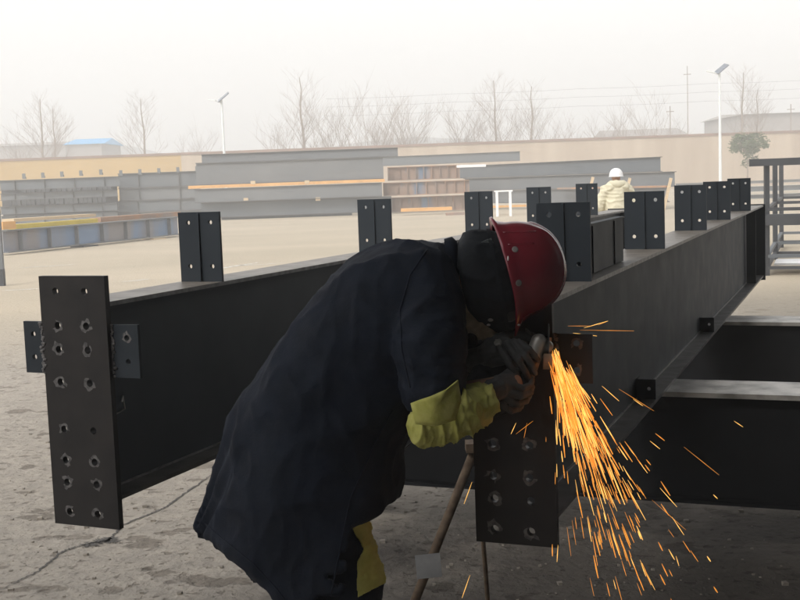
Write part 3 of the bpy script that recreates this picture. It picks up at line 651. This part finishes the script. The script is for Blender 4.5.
# ------------------------------------------------------------------ the worker with the grinder
from mathutils.bvhtree import BVHTree
WD = 3.1
def W(px, py, dy=0.): return at(px, py, WD + dy)
def ring_(back, front, hd, dy=0., n=40, ex=.85, bias=0.):
    P = []
    for k in range(n):
        t = 2 * pi * k / n; c, s = cos(t), sin(t)
        c = math.copysign(abs(c) ** ex, c); s = math.copysign(abs(s) ** ex, s)
        u = (1 + c) / 2
        P.append(W(back[0] + (front[0] - back[0]) * u, back[1] + (front[1] - back[1]) * u + bias * max(0, s), dy - s * hd))
    return P
def ridg(p, s, seed=0.): return (1 - abs(noise.noise(p * s + Vector((seed, seed * 2, 1))) * 2)) ** 3
wk = root('person', W(330, 860, 0).xy.to_3d(), 'person in long dark coat and red hard hat bending over a sparking angle grinder', 'person')
# body: one continuous figure under the clothes
bm = B()
capsule(bm, W(312, 492, .0), W(365, 400, .0), .15, .14); capsule(bm, W(365, 400), W(415, 312), .14, .15)
capsule(bm, W(414, 300, -.09), W(414, 300, .12), .07, .07); capsule(bm, W(425, 300, .01), W(462, 290, .01), .075, .058)
for s, hip, knee, ank, toe in ((-1, (312, 500), (348, 618), (318, 808), (362, 832)), (1, (312, 500), (300, 618), (232, 800), (275, 826))):
    dy = s * .10
    capsule(bm, W(*hip, dy), W(*knee, dy), .088, .058); capsule(bm, W(*knee, dy), W(*ank, dy), .056, .038); capsule(bm, W(ank[0], ank[1] + 8, dy), W(*toe, dy), .04, .032)
capsule(bm, W(420, 302, -.10), W(430, 400, -.225), .052, .042); capsule(bm, W(430, 400, -.225), W(492, 388, -.14), .04, .03); capsule(bm, W(492, 388, -.14), W(512, 384, -.10), .032, .03)
capsule(bm, W(428, 296, .17), W(455, 385, .17), .055, .042); capsule(bm, W(455, 385, .17), W(488, 358, -.01), .04, .03); capsule(bm, W(488, 358, -.01), W(506, 350, -.04), .032, .03)
HU = (RX * 93 + UX * 25).normalized(); HF = (RX * 25 - UX * 93).normalized(); HS = HU.cross(HF)
HC = W(510, 271, -.01)
def H(u, f, s): return HC + HU * u + HF * f + HS * s
ellipsoid(bm, H(.0, -.01, 0), (HF * .095, HS * .077, HU * .115)); ellipsoid(bm, H(-.085, .035, 0), (HF * .065, HS * .060, HU * .075))
capsule(bm, H(-.13, .075, 0), H(-.145, .085, 0), .022, .02)                       # chin
capsule(bm, H(-.035, .095, 0), H(-.068, .118, 0), .010, .015)                      # nose
for s in (-1, 1):
    ellipsoid(bm, H(-.045, -.005, s * .078), (HF * .018, HS * .008, HU * .032)); capsule(bm, H(-.028, .088, s * .015), H(-.028, .08, s * .05), .011, .01)  # ear, brow
    ellipsoid(bm, H(-.07, .068, s * .035), (HF * .022, HS * .02, HU * .022))
capsule(bm, H(-.094, .098, -.018), H(-.094, .098, .018), .009, .009); capsule(bm, H(-.106, .096, -.016), H(-.106, .096, .016), .0095, .0095)   # lips
body = link('body', fuse(bm, .008, 3), M['skin'], wk)
bm = B(); ellipsoid(bm, H(.012, -.018, 0), (HF * .098, HS * .082, HU * .108)); link('hair', fuse(bm, .012, 1), M['hair'], wk)
for s in (-1, 1):
    bm = B(); ellipsoid(bm, H(-.045, .083, s * .031), (HF * .012, HS * .014, HU * .011), 12); link('eye', bm, M['white'], wk, smooth=True)

# coat
bm = B()
rings = [ring_((457, 250), (459, 318), .07, 0), ring_((448, 243), (459, 335), .10), ring_((432, 240), (453, 362), .155), ring_((412, 240), (436, 392), .195), ring_((388, 244), (416, 424), .215),
         ring_((351, 261), (400, 452), .225), ring_((316, 299), (402, 454), .225), ring_((275, 347), (402, 464), .225), ring_((240, 397), (402, 474), .235, bias=6), ring_((218, 461), (402, 482), .255, bias=38)]
# the hem hangs lower on the near side than at the back and at the open front
key = [(0, 400, 490, 0), (22, 396, 506, -.12), (40, 376, 512, -.20), (50, 354, 513, -.235), (62, 348, 560, -.26), (74, 342, 602, -.275), (92, 322, 640, -.285), (118, 286, 610, -.275), (142, 246, 567, -.23), (162, 216, 545, -.14), (180, 196, 530, 0),
       (200, 206, 524, .13), (230, 238, 520, .22), (270, 300, 512, .25), (315, 360, 500, .2), (345, 394, 494, .09), (360, 402, 494, 0)]
hem = []
for k in range(40):
    t = 360 * k / 40
    for a, b in zip(key, key[1:]):
        if a[0] <= t <= b[0]:
            u = (t - a[0]) / (b[0] - a[0]); hem.append(W(*[a[i] + (b[i] - a[i]) * u for i in (1, 2, 3)])); break
rings.append(hem)
loft(bm, rings)
capsule(bm, W(420, 292, -.09), W(430, 340, -.19), .115, .096); capsule(bm, W(430, 340, -.19), W(434, 384, -.215), .094, .080)
capsule(bm, W(428, 292, .13), W(456, 372, .13), .10, .075); capsule(bm, W(456, 372, .13), W(484, 362, .0), .07, .052)
axis_d = (W(420, 260) - W(220, 500)).normalized()
def coat_wr(p):
    t = (p - W(220, 500)).dot(axis_d); q = p.copy()
    low = max(0, 1 - t / .55)
    ang = atan2(p.y - WD, (p - W(320, 400)).dot(axis_d.cross(Vector((0, 1, 0)))))
    drape = noise.noise(Vector((ang * 3.0, t * 1.3, 5))) * .020 * low
    sh = ridg(p + axis_d * t * -.5, 6, 3) * .010 + ridg(Vector((p.x * 1.4, p.y, p.z * .7)), 13, 7) * .0045
    near_sleeve = max(0, 1 - (p - W(430, 360, -.28)).length / .22)
    return drape + sh + noise.noise(p * 4.5) * .007 + near_sleeve * (ridg(Vector((p.x * .5, p.y * .5, p.z * 1.6)), 22, 2) * .009)
coat = link('coat', fuse(bm, .0085, 9, .6, coat_wr), M['navy'], wk)
# seams of the coat
def seam(name, pts, rad, m):
    T = bvh(coat); P = []; org = Vector((0, 0, CAM_H))
    for a, b in zip(pts, pts[1:]):
        for k in range(10):
            x, y = a[0] + (b[0] - a[0]) * k / 10, a[1] + (b[1] - a[1]) * k / 10; h, n_, _, _ = T.ray_cast(org, ray(x, y).normalized())
            if h is not None and h.y < WD + .1: P.append(h + n_ * rad * .3)
    if len(P) > 3: bm = B(); tube(bm, P, rad, 6); link(name, bm, m, coat, smooth=True)
def bvh(o):
    return BVHTree.FromPolygons([v.co + wk.location for v in o.data.vertices], [tuple(p.vertices) for p in o.data.polygons])
seam('seam', [(427, 250), (410, 275), (400, 310), (402, 350), (411, 392)], .0022, M['navy'])
seam('seam', [(392, 410), (372, 450), (350, 500), (338, 560), (330, 600)], .0022, M['navy'])
seam('seam', [(203, 522), (228, 543), (254, 564), (276, 588), (290, 606)], .0020, M['navy'])
# standing collar
bm = B(); A = [ring_((444, 239), (452, 338), .098, 0, 36), ring_((452, 236.5), (459, 331), .092, 0, 36), ring_((457, 241), (462, 326), .085, 0, 36), ring_((456, 246), (461, 320), .078, 0, 36), ring_((446, 247), (453, 325), .080, 0, 36)]
rv = [[bm.verts.new(p + Vector((0, 0, noise.noise(p * 30) * .003))) for p in r_] for r_ in A]
for a, b in zip(rv, rv[1:]):
    for k in range(36): bm.faces.new((a[k], a[(k + 1) % 36], b[(k + 1) % 36], b[k]))
link('collar', bm, M['navy'], wk, smooth=True)
# trousers
bm = B()
capsule(bm, W(318, 490, -.10), W(344, 590, -.13), .125, .102); capsule(bm, W(344, 590, -.13), W(346, 622, -.13), .102, .094); capsule(bm, W(346, 622, -.13), W(318, 792, -.10), .092, .075)
capsule(bm, W(318, 490, .08), W(304, 612, .10), .12, .09); capsule(bm, W(304, 612, .10), W(236, 785, .10), .09, .07); capsule(bm, W(310, 485, -.05), W(310, 485, .05), .14, .14)
trs = link('trousers', fuse(bm, .010, 3, .5, lambda p: ridg(Vector((p.x * .6, p.y * .6, p.z * 1.3)), 13, 4) * .010 + noise.noise(p * 7) * .006), M['navy'], wk)
def bvh(o):
    me = o.data; mw = Matrix.Translation(wk.location)
    return BVHTree.FromPolygons([mw @ v.co for v in me.vertices], [tuple(p.vertices) for p in me.polygons])
def inpoly(x, y, P):
    c = False; j = len(P) - 1
    for i in range(len(P)):
        if (P[i][1] > y) != (P[j][1] > y) and x < (P[j][0] - P[i][0]) * (y - P[i][1]) / (P[j][1] - P[i][1]) + P[i][0]: c = not c
        j = i
    return c
def wrap_patch(name, o, poly, m, off=.005, parent=None, step=1.5):
    """a sewn-on cloth patch that follows the surface under it"""
    T = bvh(o); xs = [p[0] for p in poly]; ys = [p[1] for p in poly]; bm = B(); V = {}
    nx = int((max(xs) - min(xs)) / step) + 2; ny = int((max(ys) - min(ys)) / step) + 2; org = Vector((0, 0, CAM_H))
    def g(i, j):
        if (i, j) in V: return V[(i, j)]
        x, y = min(xs) + i * step, min(ys) + j * step; h, n_, _, _ = T.ray_cast(org, ray(x, y).normalized())
        V[(i, j)] = bm.verts.new(h + n_ * (off + .002 * noise.noise(h * 40))) if h is not None and h.y < WD + .1 else None; return V[(i, j)]
    for i in range(nx):
        for j in range(ny):
            if inpoly(min(xs) + (i + .5) * step, min(ys) + (j + .5) * step, poly):
                q = [g(i, j), g(i + 1, j), g(i + 1, j + 1), g(i, j + 1)]
                if all(q): bm.faces.new(q)
    bm.verts.ensure_lookup_table()
    for v in [v for v in bm.verts if not v.link_faces]: bm.verts.remove(v)
    bmesh.ops.smooth_vert(bm, verts=bm.verts, factor=.5, use_axis_x=True, use_axis_y=True, use_axis_z=True)
    bmesh.ops.solidify(bm, geom=bm.faces[:], thickness=.003)
    return link(name, bm, m, parent or wk, smooth=True)
pt = wrap_patch('knee_patch', trs, [(360, 506), (376, 504), (377, 538), (384, 582), (357, 597), (356, 563), (362, 549), (350, 527)], M['lime2'], step=.8)
pt['label'] = 'worn yellow patch on the front of the near trouser leg'
# boots
for s, a, b in ((-.10, (320, 812), (366, 834)), (.10, (236, 802), (282, 826))):
    ga, gb = W(*a, s), W(*b, s); ga.z = .06; gb.z = .05; bm = B(); capsule(bm, ga, gb, .055, .05); capsule(bm, ga, ga + Vector((0, 0, .12)), .055, .055)
    box(bm, ((ga.x + gb.x) / 2, ga.y, .02), (gb.x - ga.x + .1, .095, .04)); link('boot', fuse(bm, .009, 2), M['boot'], wk)
# padded cap with neck flap under the helmet
bm = B()
loft(bm, [ring_((456, 252), (463, 298), .075, -.01, 36), ring_((457.5, 241), (469, 314), .098, -.01, 36), ring_((464, 233), (478, 326), .107, -.01, 36), ring_((474, 230), (490, 332), .108, -.01, 36), ring_((486, 231), (503, 333), .105, -.01, 36), ring_((497, 233), (517, 326), .10, -.01, 36), ring_((503, 236), (522, 318), .09, -.01, 36)])
cap_ = link('winter_cap', fuse(bm, .006, 2, .5, lambda p: ridg(p, 16, 5) * .006 + noise.noise(p * 9) * .004), M['hood'], wk)
# cloth mask round chin and mouth
bm = B(); capsule(bm, W(460, 303, -.055), W(468, 318, -.055), .018, .028); capsule(bm, W(468, 318, -.05), W(487, 333, -.045), .032, .022); capsule(bm, W(470, 316, .04), W(487, 330, .04), .03, .022)
link('cloth_mask', fuse(bm, .005, 2, .5, lambda p: ridg(p, 26, 2) * .010 + noise.noise(p * 30) * .004), M['mask'], wk)
# goggles
bm = B(); capsule(bm, H(-.035, .107, -.05), H(-.035, .107, .05), .024, .024); link('goggles', fuse(bm, .004, 2), M['boot'], wk)
bm = B(); loft(bm, [ring_((486 + k, 228), (507 + k, 335), .114, -.01, 36) for k in (0, 4)], cap=False); link('goggle_strap', bm, M['hood'], wk, smooth=True)
p = W(487, 242, -.118); bm = B(); box(bm, (0, 0, 0), (.034, .012, .026), Matrix.Translation(W(487, 245, -.085)) @ Matrix.Rotation(R(-20), 4, 'Y')); bmesh.ops.bevel(bm, geom=bm.edges[:], offset=.003, segments=2); M['buckle'] = mat('grey_buckle', (.07, .08, .08), .4, .2, 20); link('strap_buckle', bm, M['buckle'], wk)
for x, y, r_b in ((490.5, 320, .007), (488.5, 325, .005), (519, 325, .004)):
    bm = B(); ellipsoid(bm, W(x, y, -.112), (RX * r_b, Vector((0, .004, 0)), UX * r_b * .6), 8); link('strap_clip', bm, M['rivet'], wk, smooth=True)

# hard hat
hat = bpy.data.objects.new('hard_hat', bpy.data.meshes.new('hard_hat')); C.objects.link(hat)
bm = B(); n = 72; m_ = 26; rr = []
for i in range(m_ + 1):
    t = (pi / 2) * i / m_; r_ = []
    for k in range(n):
        a = 2 * pi * k / n; cf, cs = cos(a), sin(a)
        rad = max(0, cos(t)) ** .86; up_ = sin(t) ** .92
        f_ = cf * .129 * rad; s_ = cs * .108 * rad; u_ = up_ * .147
        side = abs(s_)
        # raised centre rib and two side ribs
        rib = 0
        if abs(f_) < .11 and u_ > .05:
            d1 = abs(side) - .017; rib = .0035 * (1 / (1 + math.exp(d1 * 900)))
            d2 = abs(side - .040) - .008; rib += .0028 * (1 / (1 + math.exp(d2 * 1100))) * (1 / (1 + math.exp((-f_ - .085) * 300)))
        sc = 1 + rib / .12
        lip = .010 * max(0, 1 - i / 3.0) ** 2
        r_.append(H(u_ * sc - .004, (f_ + cf * lip) * sc, (s_ + cs * lip * .7) * sc))
    rr.append(r_)
# peak at the front and small upturned rear edge
def brimring(du, ext, inner=0.):
    r_ = []
    for k in range(n):
        a = 2 * pi * k / n; cf, cs = cos(a), sin(a); pk = max(0, cf) ** 4; bk = max(0, -cf) ** 6
        r_.append(H(du - .022 * pk * ext - .0 * bk, cf * (.139 + ext * (.036 * pk + .012 * bk) - inner), cs * (.115 - inner)))
    return r_
allr = [brimring(-.014, .0, .012), brimring(-.016, 1.0), brimring(-.010, 1.0), brimring(-.004, .0)] + rr[1:-1]
rv = [[bm.verts.new(p) for p in r_] for r_ in allr]
for a, b in zip(rv, rv[1:]):
    for k in range(n): bm.faces.new((a[k], a[(k + 1) % n], b[(k + 1) % n], b[k]))
tv = bm.verts.new(H(.1425 * 1.02, 0, 0))
for k in range(n): bm.faces.new((rv[-1][k], rv[-1][(k + 1) % n], tv))
bmesh.ops.recalc_face_normals(bm, faces=bm.faces); bm.to_mesh(hat.data); bm.free(); hat.data.materials.append(M['helmet']); hat.parent = wk
hat.data.transform(Matrix.Translation(-wk.location))
for p in hat.data.polygons: p.use_smooth = True
T = BVHTree.FromPolygons([v.co + wk.location for v in hat.data.vertices], [tuple(p.vertices) for p in hat.data.polygons])
for x, y in ((515, 249.5), (518.5, 283)):
    h, n_, _, _ = T.ray_cast(Vector((0, 0, CAM_H)), ray(x, y).normalized()); bm = B(); tube(bm, [h - n_ * .002, h + n_ * .002, h + n_ * .003], [.0082, .0082, .006], 16); o = link('rivet', bm, M['rivet'], hat, local=True); o.data.transform(Matrix.Translation(-wk.location))
for (x0, y0, x1, y1) in ((503, 232.5, 536, 231.5), (508, 244.5, 534, 243.5)):      # moulded ribs on the shell
    P = []
    for k in range(9):
        h, n_, _, _ = T.ray_cast(Vector((0, 0, CAM_H)), ray(x0 + (x1 - x0) * k / 8, y0 + (y1 - y0) * k / 8).normalized())
        if h is not None: P.append(h - n_ * .0012)
    bm = B(); tube(bm, P, .0028, 8); o = link('rib', bm, M['helmet'], hat, local=True, smooth=True); o.data.transform(Matrix.Translation(-wk.location))
h, n_, _, _ = T.ray_cast(Vector((0, 0, CAM_H)), ray(508, 258.5).normalized()); bm = B(); ellipsoid(bm, h, (RX * .0022, Vector((0, .002, 0)), UX * .007), 8); o = link('chip', bm, M['white'], hat, local=True); o.data.transform(Matrix.Translation(-wk.location))

# yellow canvas sleeve guard on the near forearm
def crumple(p): return ridg(Vector((p.x * 1.5, p.y * .8, p.z * .7 + p.x * .5)), 15, 6) * .010 + ridg(Vector((p.x * 1.6, p.y, p.z * .6)), 30, 1) * .004 + noise.noise(p * 14) * .005 - .005
bm = B(); capsule(bm, W(430, 424, -.235), W(458, 413, -.225), .062, .071); capsule(bm, W(458, 413, -.225), W(477, 404, -.19), .071, .060); capsule(bm, W(436, 406, -.23), W(470, 404, -.2), .06, .06)
sl = link('sleeve_guard', fuse(bm, .0035, 3, .5, crumple), M['lime'], wk); sl['label'] = 'crumpled yellow green sleeve guard on the forearm'
bm = B(); q = [W(411, 403, -.325), W(430, 396, -.35), W(446, 389, -.345), W(457.5, 380, -.32), W(461, 400, -.325), W(455, 420, -.325), W(436, 426, -.34), W(416, 424, -.325)]
V = [bm.verts.new(p) for p in q]; c_ = bm.verts.new(W(436, 408, -.352))
for k in range(8): bm.faces.new((V[k], V[(k + 1) % 8], c_))
bmesh.ops.subdivide_edges(bm, edges=bm.edges[:], cuts=3, use_grid_fill=True)
for v in bm.verts: v.co.y += noise.noise(v.co * 25) * .008
bmesh.ops.solidify(bm, geom=bm.faces[:], thickness=.003)
link('guard_flap', bm, M['lime'], sl, smooth=True)

# gloved hands
def hand(name, palm, fingers, thumb, cuff, label=None):
    bm = B()
    for a, b, ra, rb in palm: capsule(bm, W(*a), W(*b), ra, rb)
    for f in fingers + [thumb]:
        pts, r0 = f
        for i in range(len(pts) - 1): capsule(bm, W(*pts[i]), W(*pts[i + 1]), r0 * (1 - .07 * i), r0 * (1 - .07 * (i + 1)), 10)
    for a, b, ra, rb in cuff: capsule(bm, W(*a), W(*b), ra, rb)
    return link(name, fuse(bm, .0026, 2, .4, lambda p: ridg(p, 60, 3) * .0008), M['glove'], wk)
# upper hand: wraps over the tool body from behind, back of the hand to the viewer
hand('glove', [((489, 352, -.05), (501, 350, -.07), .030, .022), ((492, 343, -.055), (508, 343, -.07), .022, .014), ((494, 360, -.055), (506, 358, -.075), .022, .018)],
     [([(500, 348, -.085), (509, 364, -.098), (517, 376, -.09), (521, 383, -.075)], .0108), ([(508, 344, -.085), (518, 360, -.10), (525, 371, -.092), (529, 380, -.075)], .0108),
      ([(514, 342, -.083), (525, 355, -.098), (532, 365, -.09), (535, 373, -.073)], .0104), ([(519, 342, -.078), (529, 349, -.09), (535, 356, -.082), (538, 360, -.068)], .0098)],
     ([(498, 338, -.06), (510, 334, -.045), (524, 336, -.03), (532, 340, -.03)], .0135), [((474, 360, -.01), (490, 354, -.045), .036, .031)])
# lower hand: comes out of the yellow sleeve and holds the handle from below
hand('glove', [((492, 390, -.155), (508, 386, -.115), .032, .028), ((500, 382, -.13), (512, 380, -.10), .022, .02)],
     [([(506, 399, -.135), (517, 404, -.125), (526, 401, -.10), (529, 395, -.07)], .0108), ([(509, 392, -.14), (521, 396, -.13), (530, 393, -.105), (532, 387, -.07)], .0108),
      ([(511, 385, -.135), (523, 388, -.125), (531, 385, -.10), (532, 379, -.07)], .0102), ([(502, 405, -.125), (511, 411, -.115), (519, 409, -.09), (522, 403, -.065)], .0098)],
     ([(502, 378, -.11), (510, 372, -.09), (518, 372, -.07)], .0135), [((484, 394, -.165), (496, 389, -.145), .036, .032)])
gl = [o for o in bpy.data.objects if o.name.startswith('glove')][0]
wrap_patch('worn_spot', gl, [(494, 342), (496, 339.5), (500, 339.5), (502, 342), (501, 345.5), (497, 346.5), (494.5, 345)], M['wornspot'], off=.0015, parent=None, step=.7)
# angle grinder, held: a thing of its own
ga, gb = W(537, 347, -.045), W(519, 397, -.06)
gr = root('angle_grinder', gb, 'worn angle grinder held by the bending worker, throwing sparks', 'power tool')
ax = (gb - ga).normalized()
bm = B(); tube(bm, [ga + ax * .02, ga + ax * .03, ga + ax * .06, ga + ax * .12, ga + ax * .165, ga + ax * .17], [.018, .021, .022, .019, .021, .015], 20); link('motor_body', bm, M['toolb'], gr, smooth=True)
bm = B(); capsule(bm, ga - ax * .012, ga + ax * .02, .024, .025, 20); capsule(bm, ga, ga + RX * .028 + Vector((0, .01, 0)), .022, .017, 16); link('gear_head', fuse(bm, .003, 3), M['tool'], gr)
dc = ga + RX * .034 + Vector((0, .03, 0)); dn = (RX + Vector((0, -.10, 0))).normalized()
bm = B(); tube(bm, [dc - dn * .0012, dc + dn * .0012], .058, 40); link('cutting_disc', bm, M['toolb'], gr)
bm = B(); a_, u_, v_ = frame(dn); pv = None
for k in range(21):
    t = pi * k / 20 + .2; o_ = u_ * cos(t) + v_ * sin(t); q = [bm.verts.new(dc + o_ * .064 + dn * .010), bm.verts.new(dc + o_ * .064 - dn * .014), bm.verts.new(dc + o_ * .02 - dn * .014)]
    if pv:
        bm.faces.new((pv[0], q[0], q[1], pv[1])); bm.faces.new((pv[1], q[1], q[2], pv[2]))
    pv = q
bmesh.ops.solidify(bm, geom=bm.faces[:], thickness=.0015); link('disc_guard', bm, M['tool'], gr)
bm = B(); tube(bm, [gb + ax * .04, gb + ax * .07 + Vector((-.06, .05, 0)), W(440, 418, .12), W(380, 470, .35), W(330, 560, .4), W(320, 700, .4)], .0035, 6); link('power_cord', bm, M['boot'], gr, smooth=True)

# ------------------------------------------------------------------ sparks
rnd = random.Random(17); b1, b2 = B(), B()
S0 = W(554, 350, -.08)
def spark(p, q, r_, hot):
    bm_ = b2 if hot else b1; tube(bm_, [p, p.lerp(q, .55), q], [r_ * .35, r_, r_ * .5], 4, cap=False)
def P_at(th, s, ydir):   # th: angle from straight down, s: path length
    x = sin(th) * s; z = -cos(th) * s - .06 * s * s; return S0 + Vector((x, ydir * s, z))
for i in range(420):
    u = rnd.random()
    if i < 165: th = R(rnd.gauss(16, 5.5)); s = abs(rnd.gauss(0, .14)); L = rnd.uniform(.04, .12)
    elif i < 375: th = R(rnd.gauss(19, 7.5)); s = rnd.triangular(.05, .62, .15); L = rnd.uniform(.02, .07) 
    else: th = R(rnd.gauss(23, 12)); s = rnd.uniform(.25, .72); L = rnd.uniform(.012, .035)
    yd = rnd.gauss(-.12, .12); a = 0
    off = Vector((rnd.gauss(0, .011), rnd.gauss(0, .006), rnd.gauss(0, .012)))
    spark(P_at(th, s, yd) + off, P_at(th + a, s + L, yd) + off, rnd.uniform(.0007, .0020) * (1 if i > 190 else 1.1), rnd.random() < .38)
for (x0, y0, x1, y1, h_) in ((568, 326, 590, 326, 0), (573, 333, 597, 336, 1), (584, 328, 608, 321, 1), (598, 325, 608, 321, 0), (580, 330, 634, 331, 0), (602, 386, 619, 401, 1), (619, 389, 654, 411, 0), (633, 399, 643, 406, 1), (650, 441, 660, 449, 1),
        (684, 447, 719, 475, 0), (734, 421, 743, 427, 1), (652, 500, 686, 530, 0), (660, 488, 677, 507, 1), (516, 423, 511, 434, 1), (527, 423, 524, 438, 0), (516, 434, 533, 421, 0), (472, 482, 464, 504, 1), (470, 575, 462, 598, 1), (557, 400, 558, 436, 1), (556, 420, 556, 436, 1), (558, 545, 557, 562, 1), (546, 437, 546, 442, 0), (565, 425, 569, 447, 1), (572, 520, 576, 545, 0), (567, 527, 571, 556, 0), (672, 517, 684, 535, 1), (640, 560, 655, 590, 1), (676, 556, 679, 566, 1), (590, 578, 594, 596, 0)):
    dy = rnd.uniform(-.1, .05); spark(W(x0, y0, dy), W(x1, y1, dy), .0011 if h_ else .0007, h_)
o = link('sparks', b1, M['spark']); tag(o, 'fan of orange sparks falling from the grinder', 'sparks', 'grinding sparks', 'stuff')
o = link('sparks', b2, M['spark2']); tag(o, 'brightest yellow streaks within the fan of falling sparks', 'sparks', 'grinding sparks', 'stuff')

# ------------------------------------------------------------------ tripod stand between the girders
ap = W(476, 446, .75); r_ = root('prop_stand', Vector((ap.x, ap.y, 0)), 'rusty stand with a thick leaning leg and a pale square plate', 'stand')
def ground_of(a, px, py, dy):
    b = W(px, py, dy); return a + (b - a) * (a.z / (a.z - b.z))
f1 = ground_of(ap, 425, 575, .62); f2 = ground_of(ap, 487, 592, .8); f3 = Vector((ap.x + .12, ap.y + .55, 0))
bm = B(); tube(bm, [ap, ap.lerp(f1, .62)], .0155, 12); link('leg_tube', bm, M['pole'], r_, smooth=True)
bm = B(); tube(bm, [ap.lerp(f1, .58), f1], [.012, .011], 10); link('leg', bm, M['boot'], r_, smooth=True)
bm = B(); tube(bm, [ap, f2], .008, 8); link('leg', bm, M['pole'], r_, smooth=True)
pc_ = W(428.5, 566, .60); bm = B(); box(bm, (0, 0, 0), (.082, .005, .076), Matrix.Translation(pc_) @ Matrix.Rotation(R(-4), 4, 'Y') @ Matrix.Rotation(R(-25), 4, 'X')); M['plate_lt'] = mat('pale_steel_plate', (.22, .22, .22), .6, .2, 20, col2=(.32, .31, .30)); link('foot_plate', bm, M['plate_lt'], r_)
bm = B(); box(bm, ap, (.07, .07, .03)); link('stand_head', bm, M['pole'], r_)

# ------------------------------------------------------------------ the far worker
fp = gx(618, 20.3); fw = root('person', fp, 'person in cream hooded coat and white hard hat seen from behind in the yard', 'person')
def Q(x, y, z): return fp + Vector((x, y, z))
bm = B()
capsule(bm, Q(0, 0, .95), Q(0, .02, 1.2), .13, .14); capsule(bm, Q(-.14, 0, 1.38), Q(.14, 0, 1.38), .08, .08); capsule(bm, Q(0, 0, 1.2), Q(0, 0, 1.36), .14, .15); capsule(bm, Q(0, 0, 1.4), Q(0, .03, 1.52), .06, .055)
ellipsoid(bm, Q(0, .04, 1.60), (Vector((.078, 0, 0)), Vector((0, .095, 0)), Vector((0, 0, .115)))); capsule(bm, Q(0, .12, 1.57), Q(0, .145, 1.56), .012, .014)
for s in (-1, 1):
    capsule(bm, Q(s * .1, 0, .93), Q(s * .11, .04 + .05 * s, .5), .085, .055); capsule(bm, Q(s * .11, .04 + .05 * s, .5), Q(s * .11, -.05 + .12 * s, .1), .055, .04); capsule(bm, Q(s * .11, -.07 + .12 * s, .05), Q(s * .12, .12 + .12 * s, .04), .04, .035)
    capsule(bm, Q(s * .2, 0, 1.38), Q(s * .27, .02, 1.1), .055, .042); capsule(bm, Q(s * .27, .02, 1.1), Q(s * .2, .2, .98), .04, .03); capsule(bm, Q(s * .2, .2, .98), Q(s * .17, .27, .97), .03, .022)
    for k in range(4): capsule(bm, Q(s * (.18 - k * .018), .27, .985 - k * .006), Q(s * (.16 - k * .016), .34 - .01 * k, .95), .009, .008, 8)
    capsule(bm, Q(s * .15, .25, .99), Q(s * .11, .29, 1.0), .01, .009, 8)
link('body', fuse(bm, .013, 2), M['skin'], fw)
bm = B(); capsule(bm, Q(0, 0, .82), Q(0, 0, 1.3), .225, .20, 20); capsule(bm, Q(-.15, 0, 1.35), Q(.15, 0, 1.35), .12, .12)
for s in (-1, 1): capsule(bm, Q(s * .2, 0, 1.36), Q(s * .29, .02, 1.1), .10, .085); capsule(bm, Q(s * .29, .02, 1.1), Q(s * .22, .17, .97), .085, .06)
capsule(bm, Q(-.08, -.06, 1.42), Q(.08, -.06, 1.42), .12, .12)
link('coat', fuse(bm, .014, 2, .5, lambda p: ridg(Vector((p.x, p.y, p.z * 2.2)), 5, 1) * .018 + noise.noise(p * 8) * .01), M['cream'], fw)
bm = B(); A = []
for k, (r0, z, y) in enumerate(((.11, 1.38, -.05), (.145, 1.43, -.08), (.15, 1.49, -.085), (.125, 1.53, -.06), (.10, 1.52, -.02))): A.append([Q(cos(2 * pi * j / 24) * r0, y + sin(2 * pi * j / 24) * r0 * .8, z) for j in range(24)])
loft(bm, A); link('hood', bm, M['cream'], fw, smooth=True)
bm = B()
for s in (-1, 1): capsule(bm, Q(s * .1, 0, .88), Q(s * .115, .04 + .05 * s, .5), .115, .09); capsule(bm, Q(s * .115, .04 + .05 * s, .5), Q(s * .11, -.05 + .12 * s, .13), .09, .075)
link('trousers', fuse(bm, .014, 2), M['navy'], fw)
for s in (-1, 1): bm = B(); capsule(bm, Q(s * .11, -.06 + .12 * s, .06), Q(s * .12, .12 + .12 * s, .05), .055, .05); link('boot', bm, M['boot'], fw, smooth=True)
bm = B(); A = []
for i in range(13):
    t = pi / 2 * i / 12; A.append([Q(cos(2 * pi * j / 32) * .118 * max(0, cos(t)) ** .8, .035 + sin(2 * pi * j / 32) * .14 * max(0, cos(t)) ** .8, 1.60 + .14 * sin(t)) if i < 12 else Q(cos(2 * pi * j / 32) * .01, .035 + sin(2 * pi * j / 32) * .01, 1.74) for j in range(32)])
loft(bm, [[Q(cos(2 * pi * j / 32) * .135, .035 + sin(2 * pi * j / 32) * .165, 1.592) for j in range(32)]] + A); link('hard_hat', bm, M['white'], fw, smooth=True)
# ------------------------------------------------------------------ haze
bm = B(); box(bm, (0, 440, 34), (2000, 960, 70.5))
o = link('haze', bm, []); m = bpy.data.materials.new('haze_air'); m.use_nodes = True; t = m.node_tree; t.nodes.remove(t.nodes['Principled BSDF'])
v = t.nodes.new('ShaderNodeVolumePrincipled'); v.inputs['Color'].default_value = (.98, .985, .99, 1); v.inputs['Density'].default_value = .0047; v.inputs['Anisotropy'].default_value = 0
t.links.new(v.outputs[0], t.nodes['Material Output'].inputs['Volume']); o.data.materials.append(m); tag(o, kind='stuff')
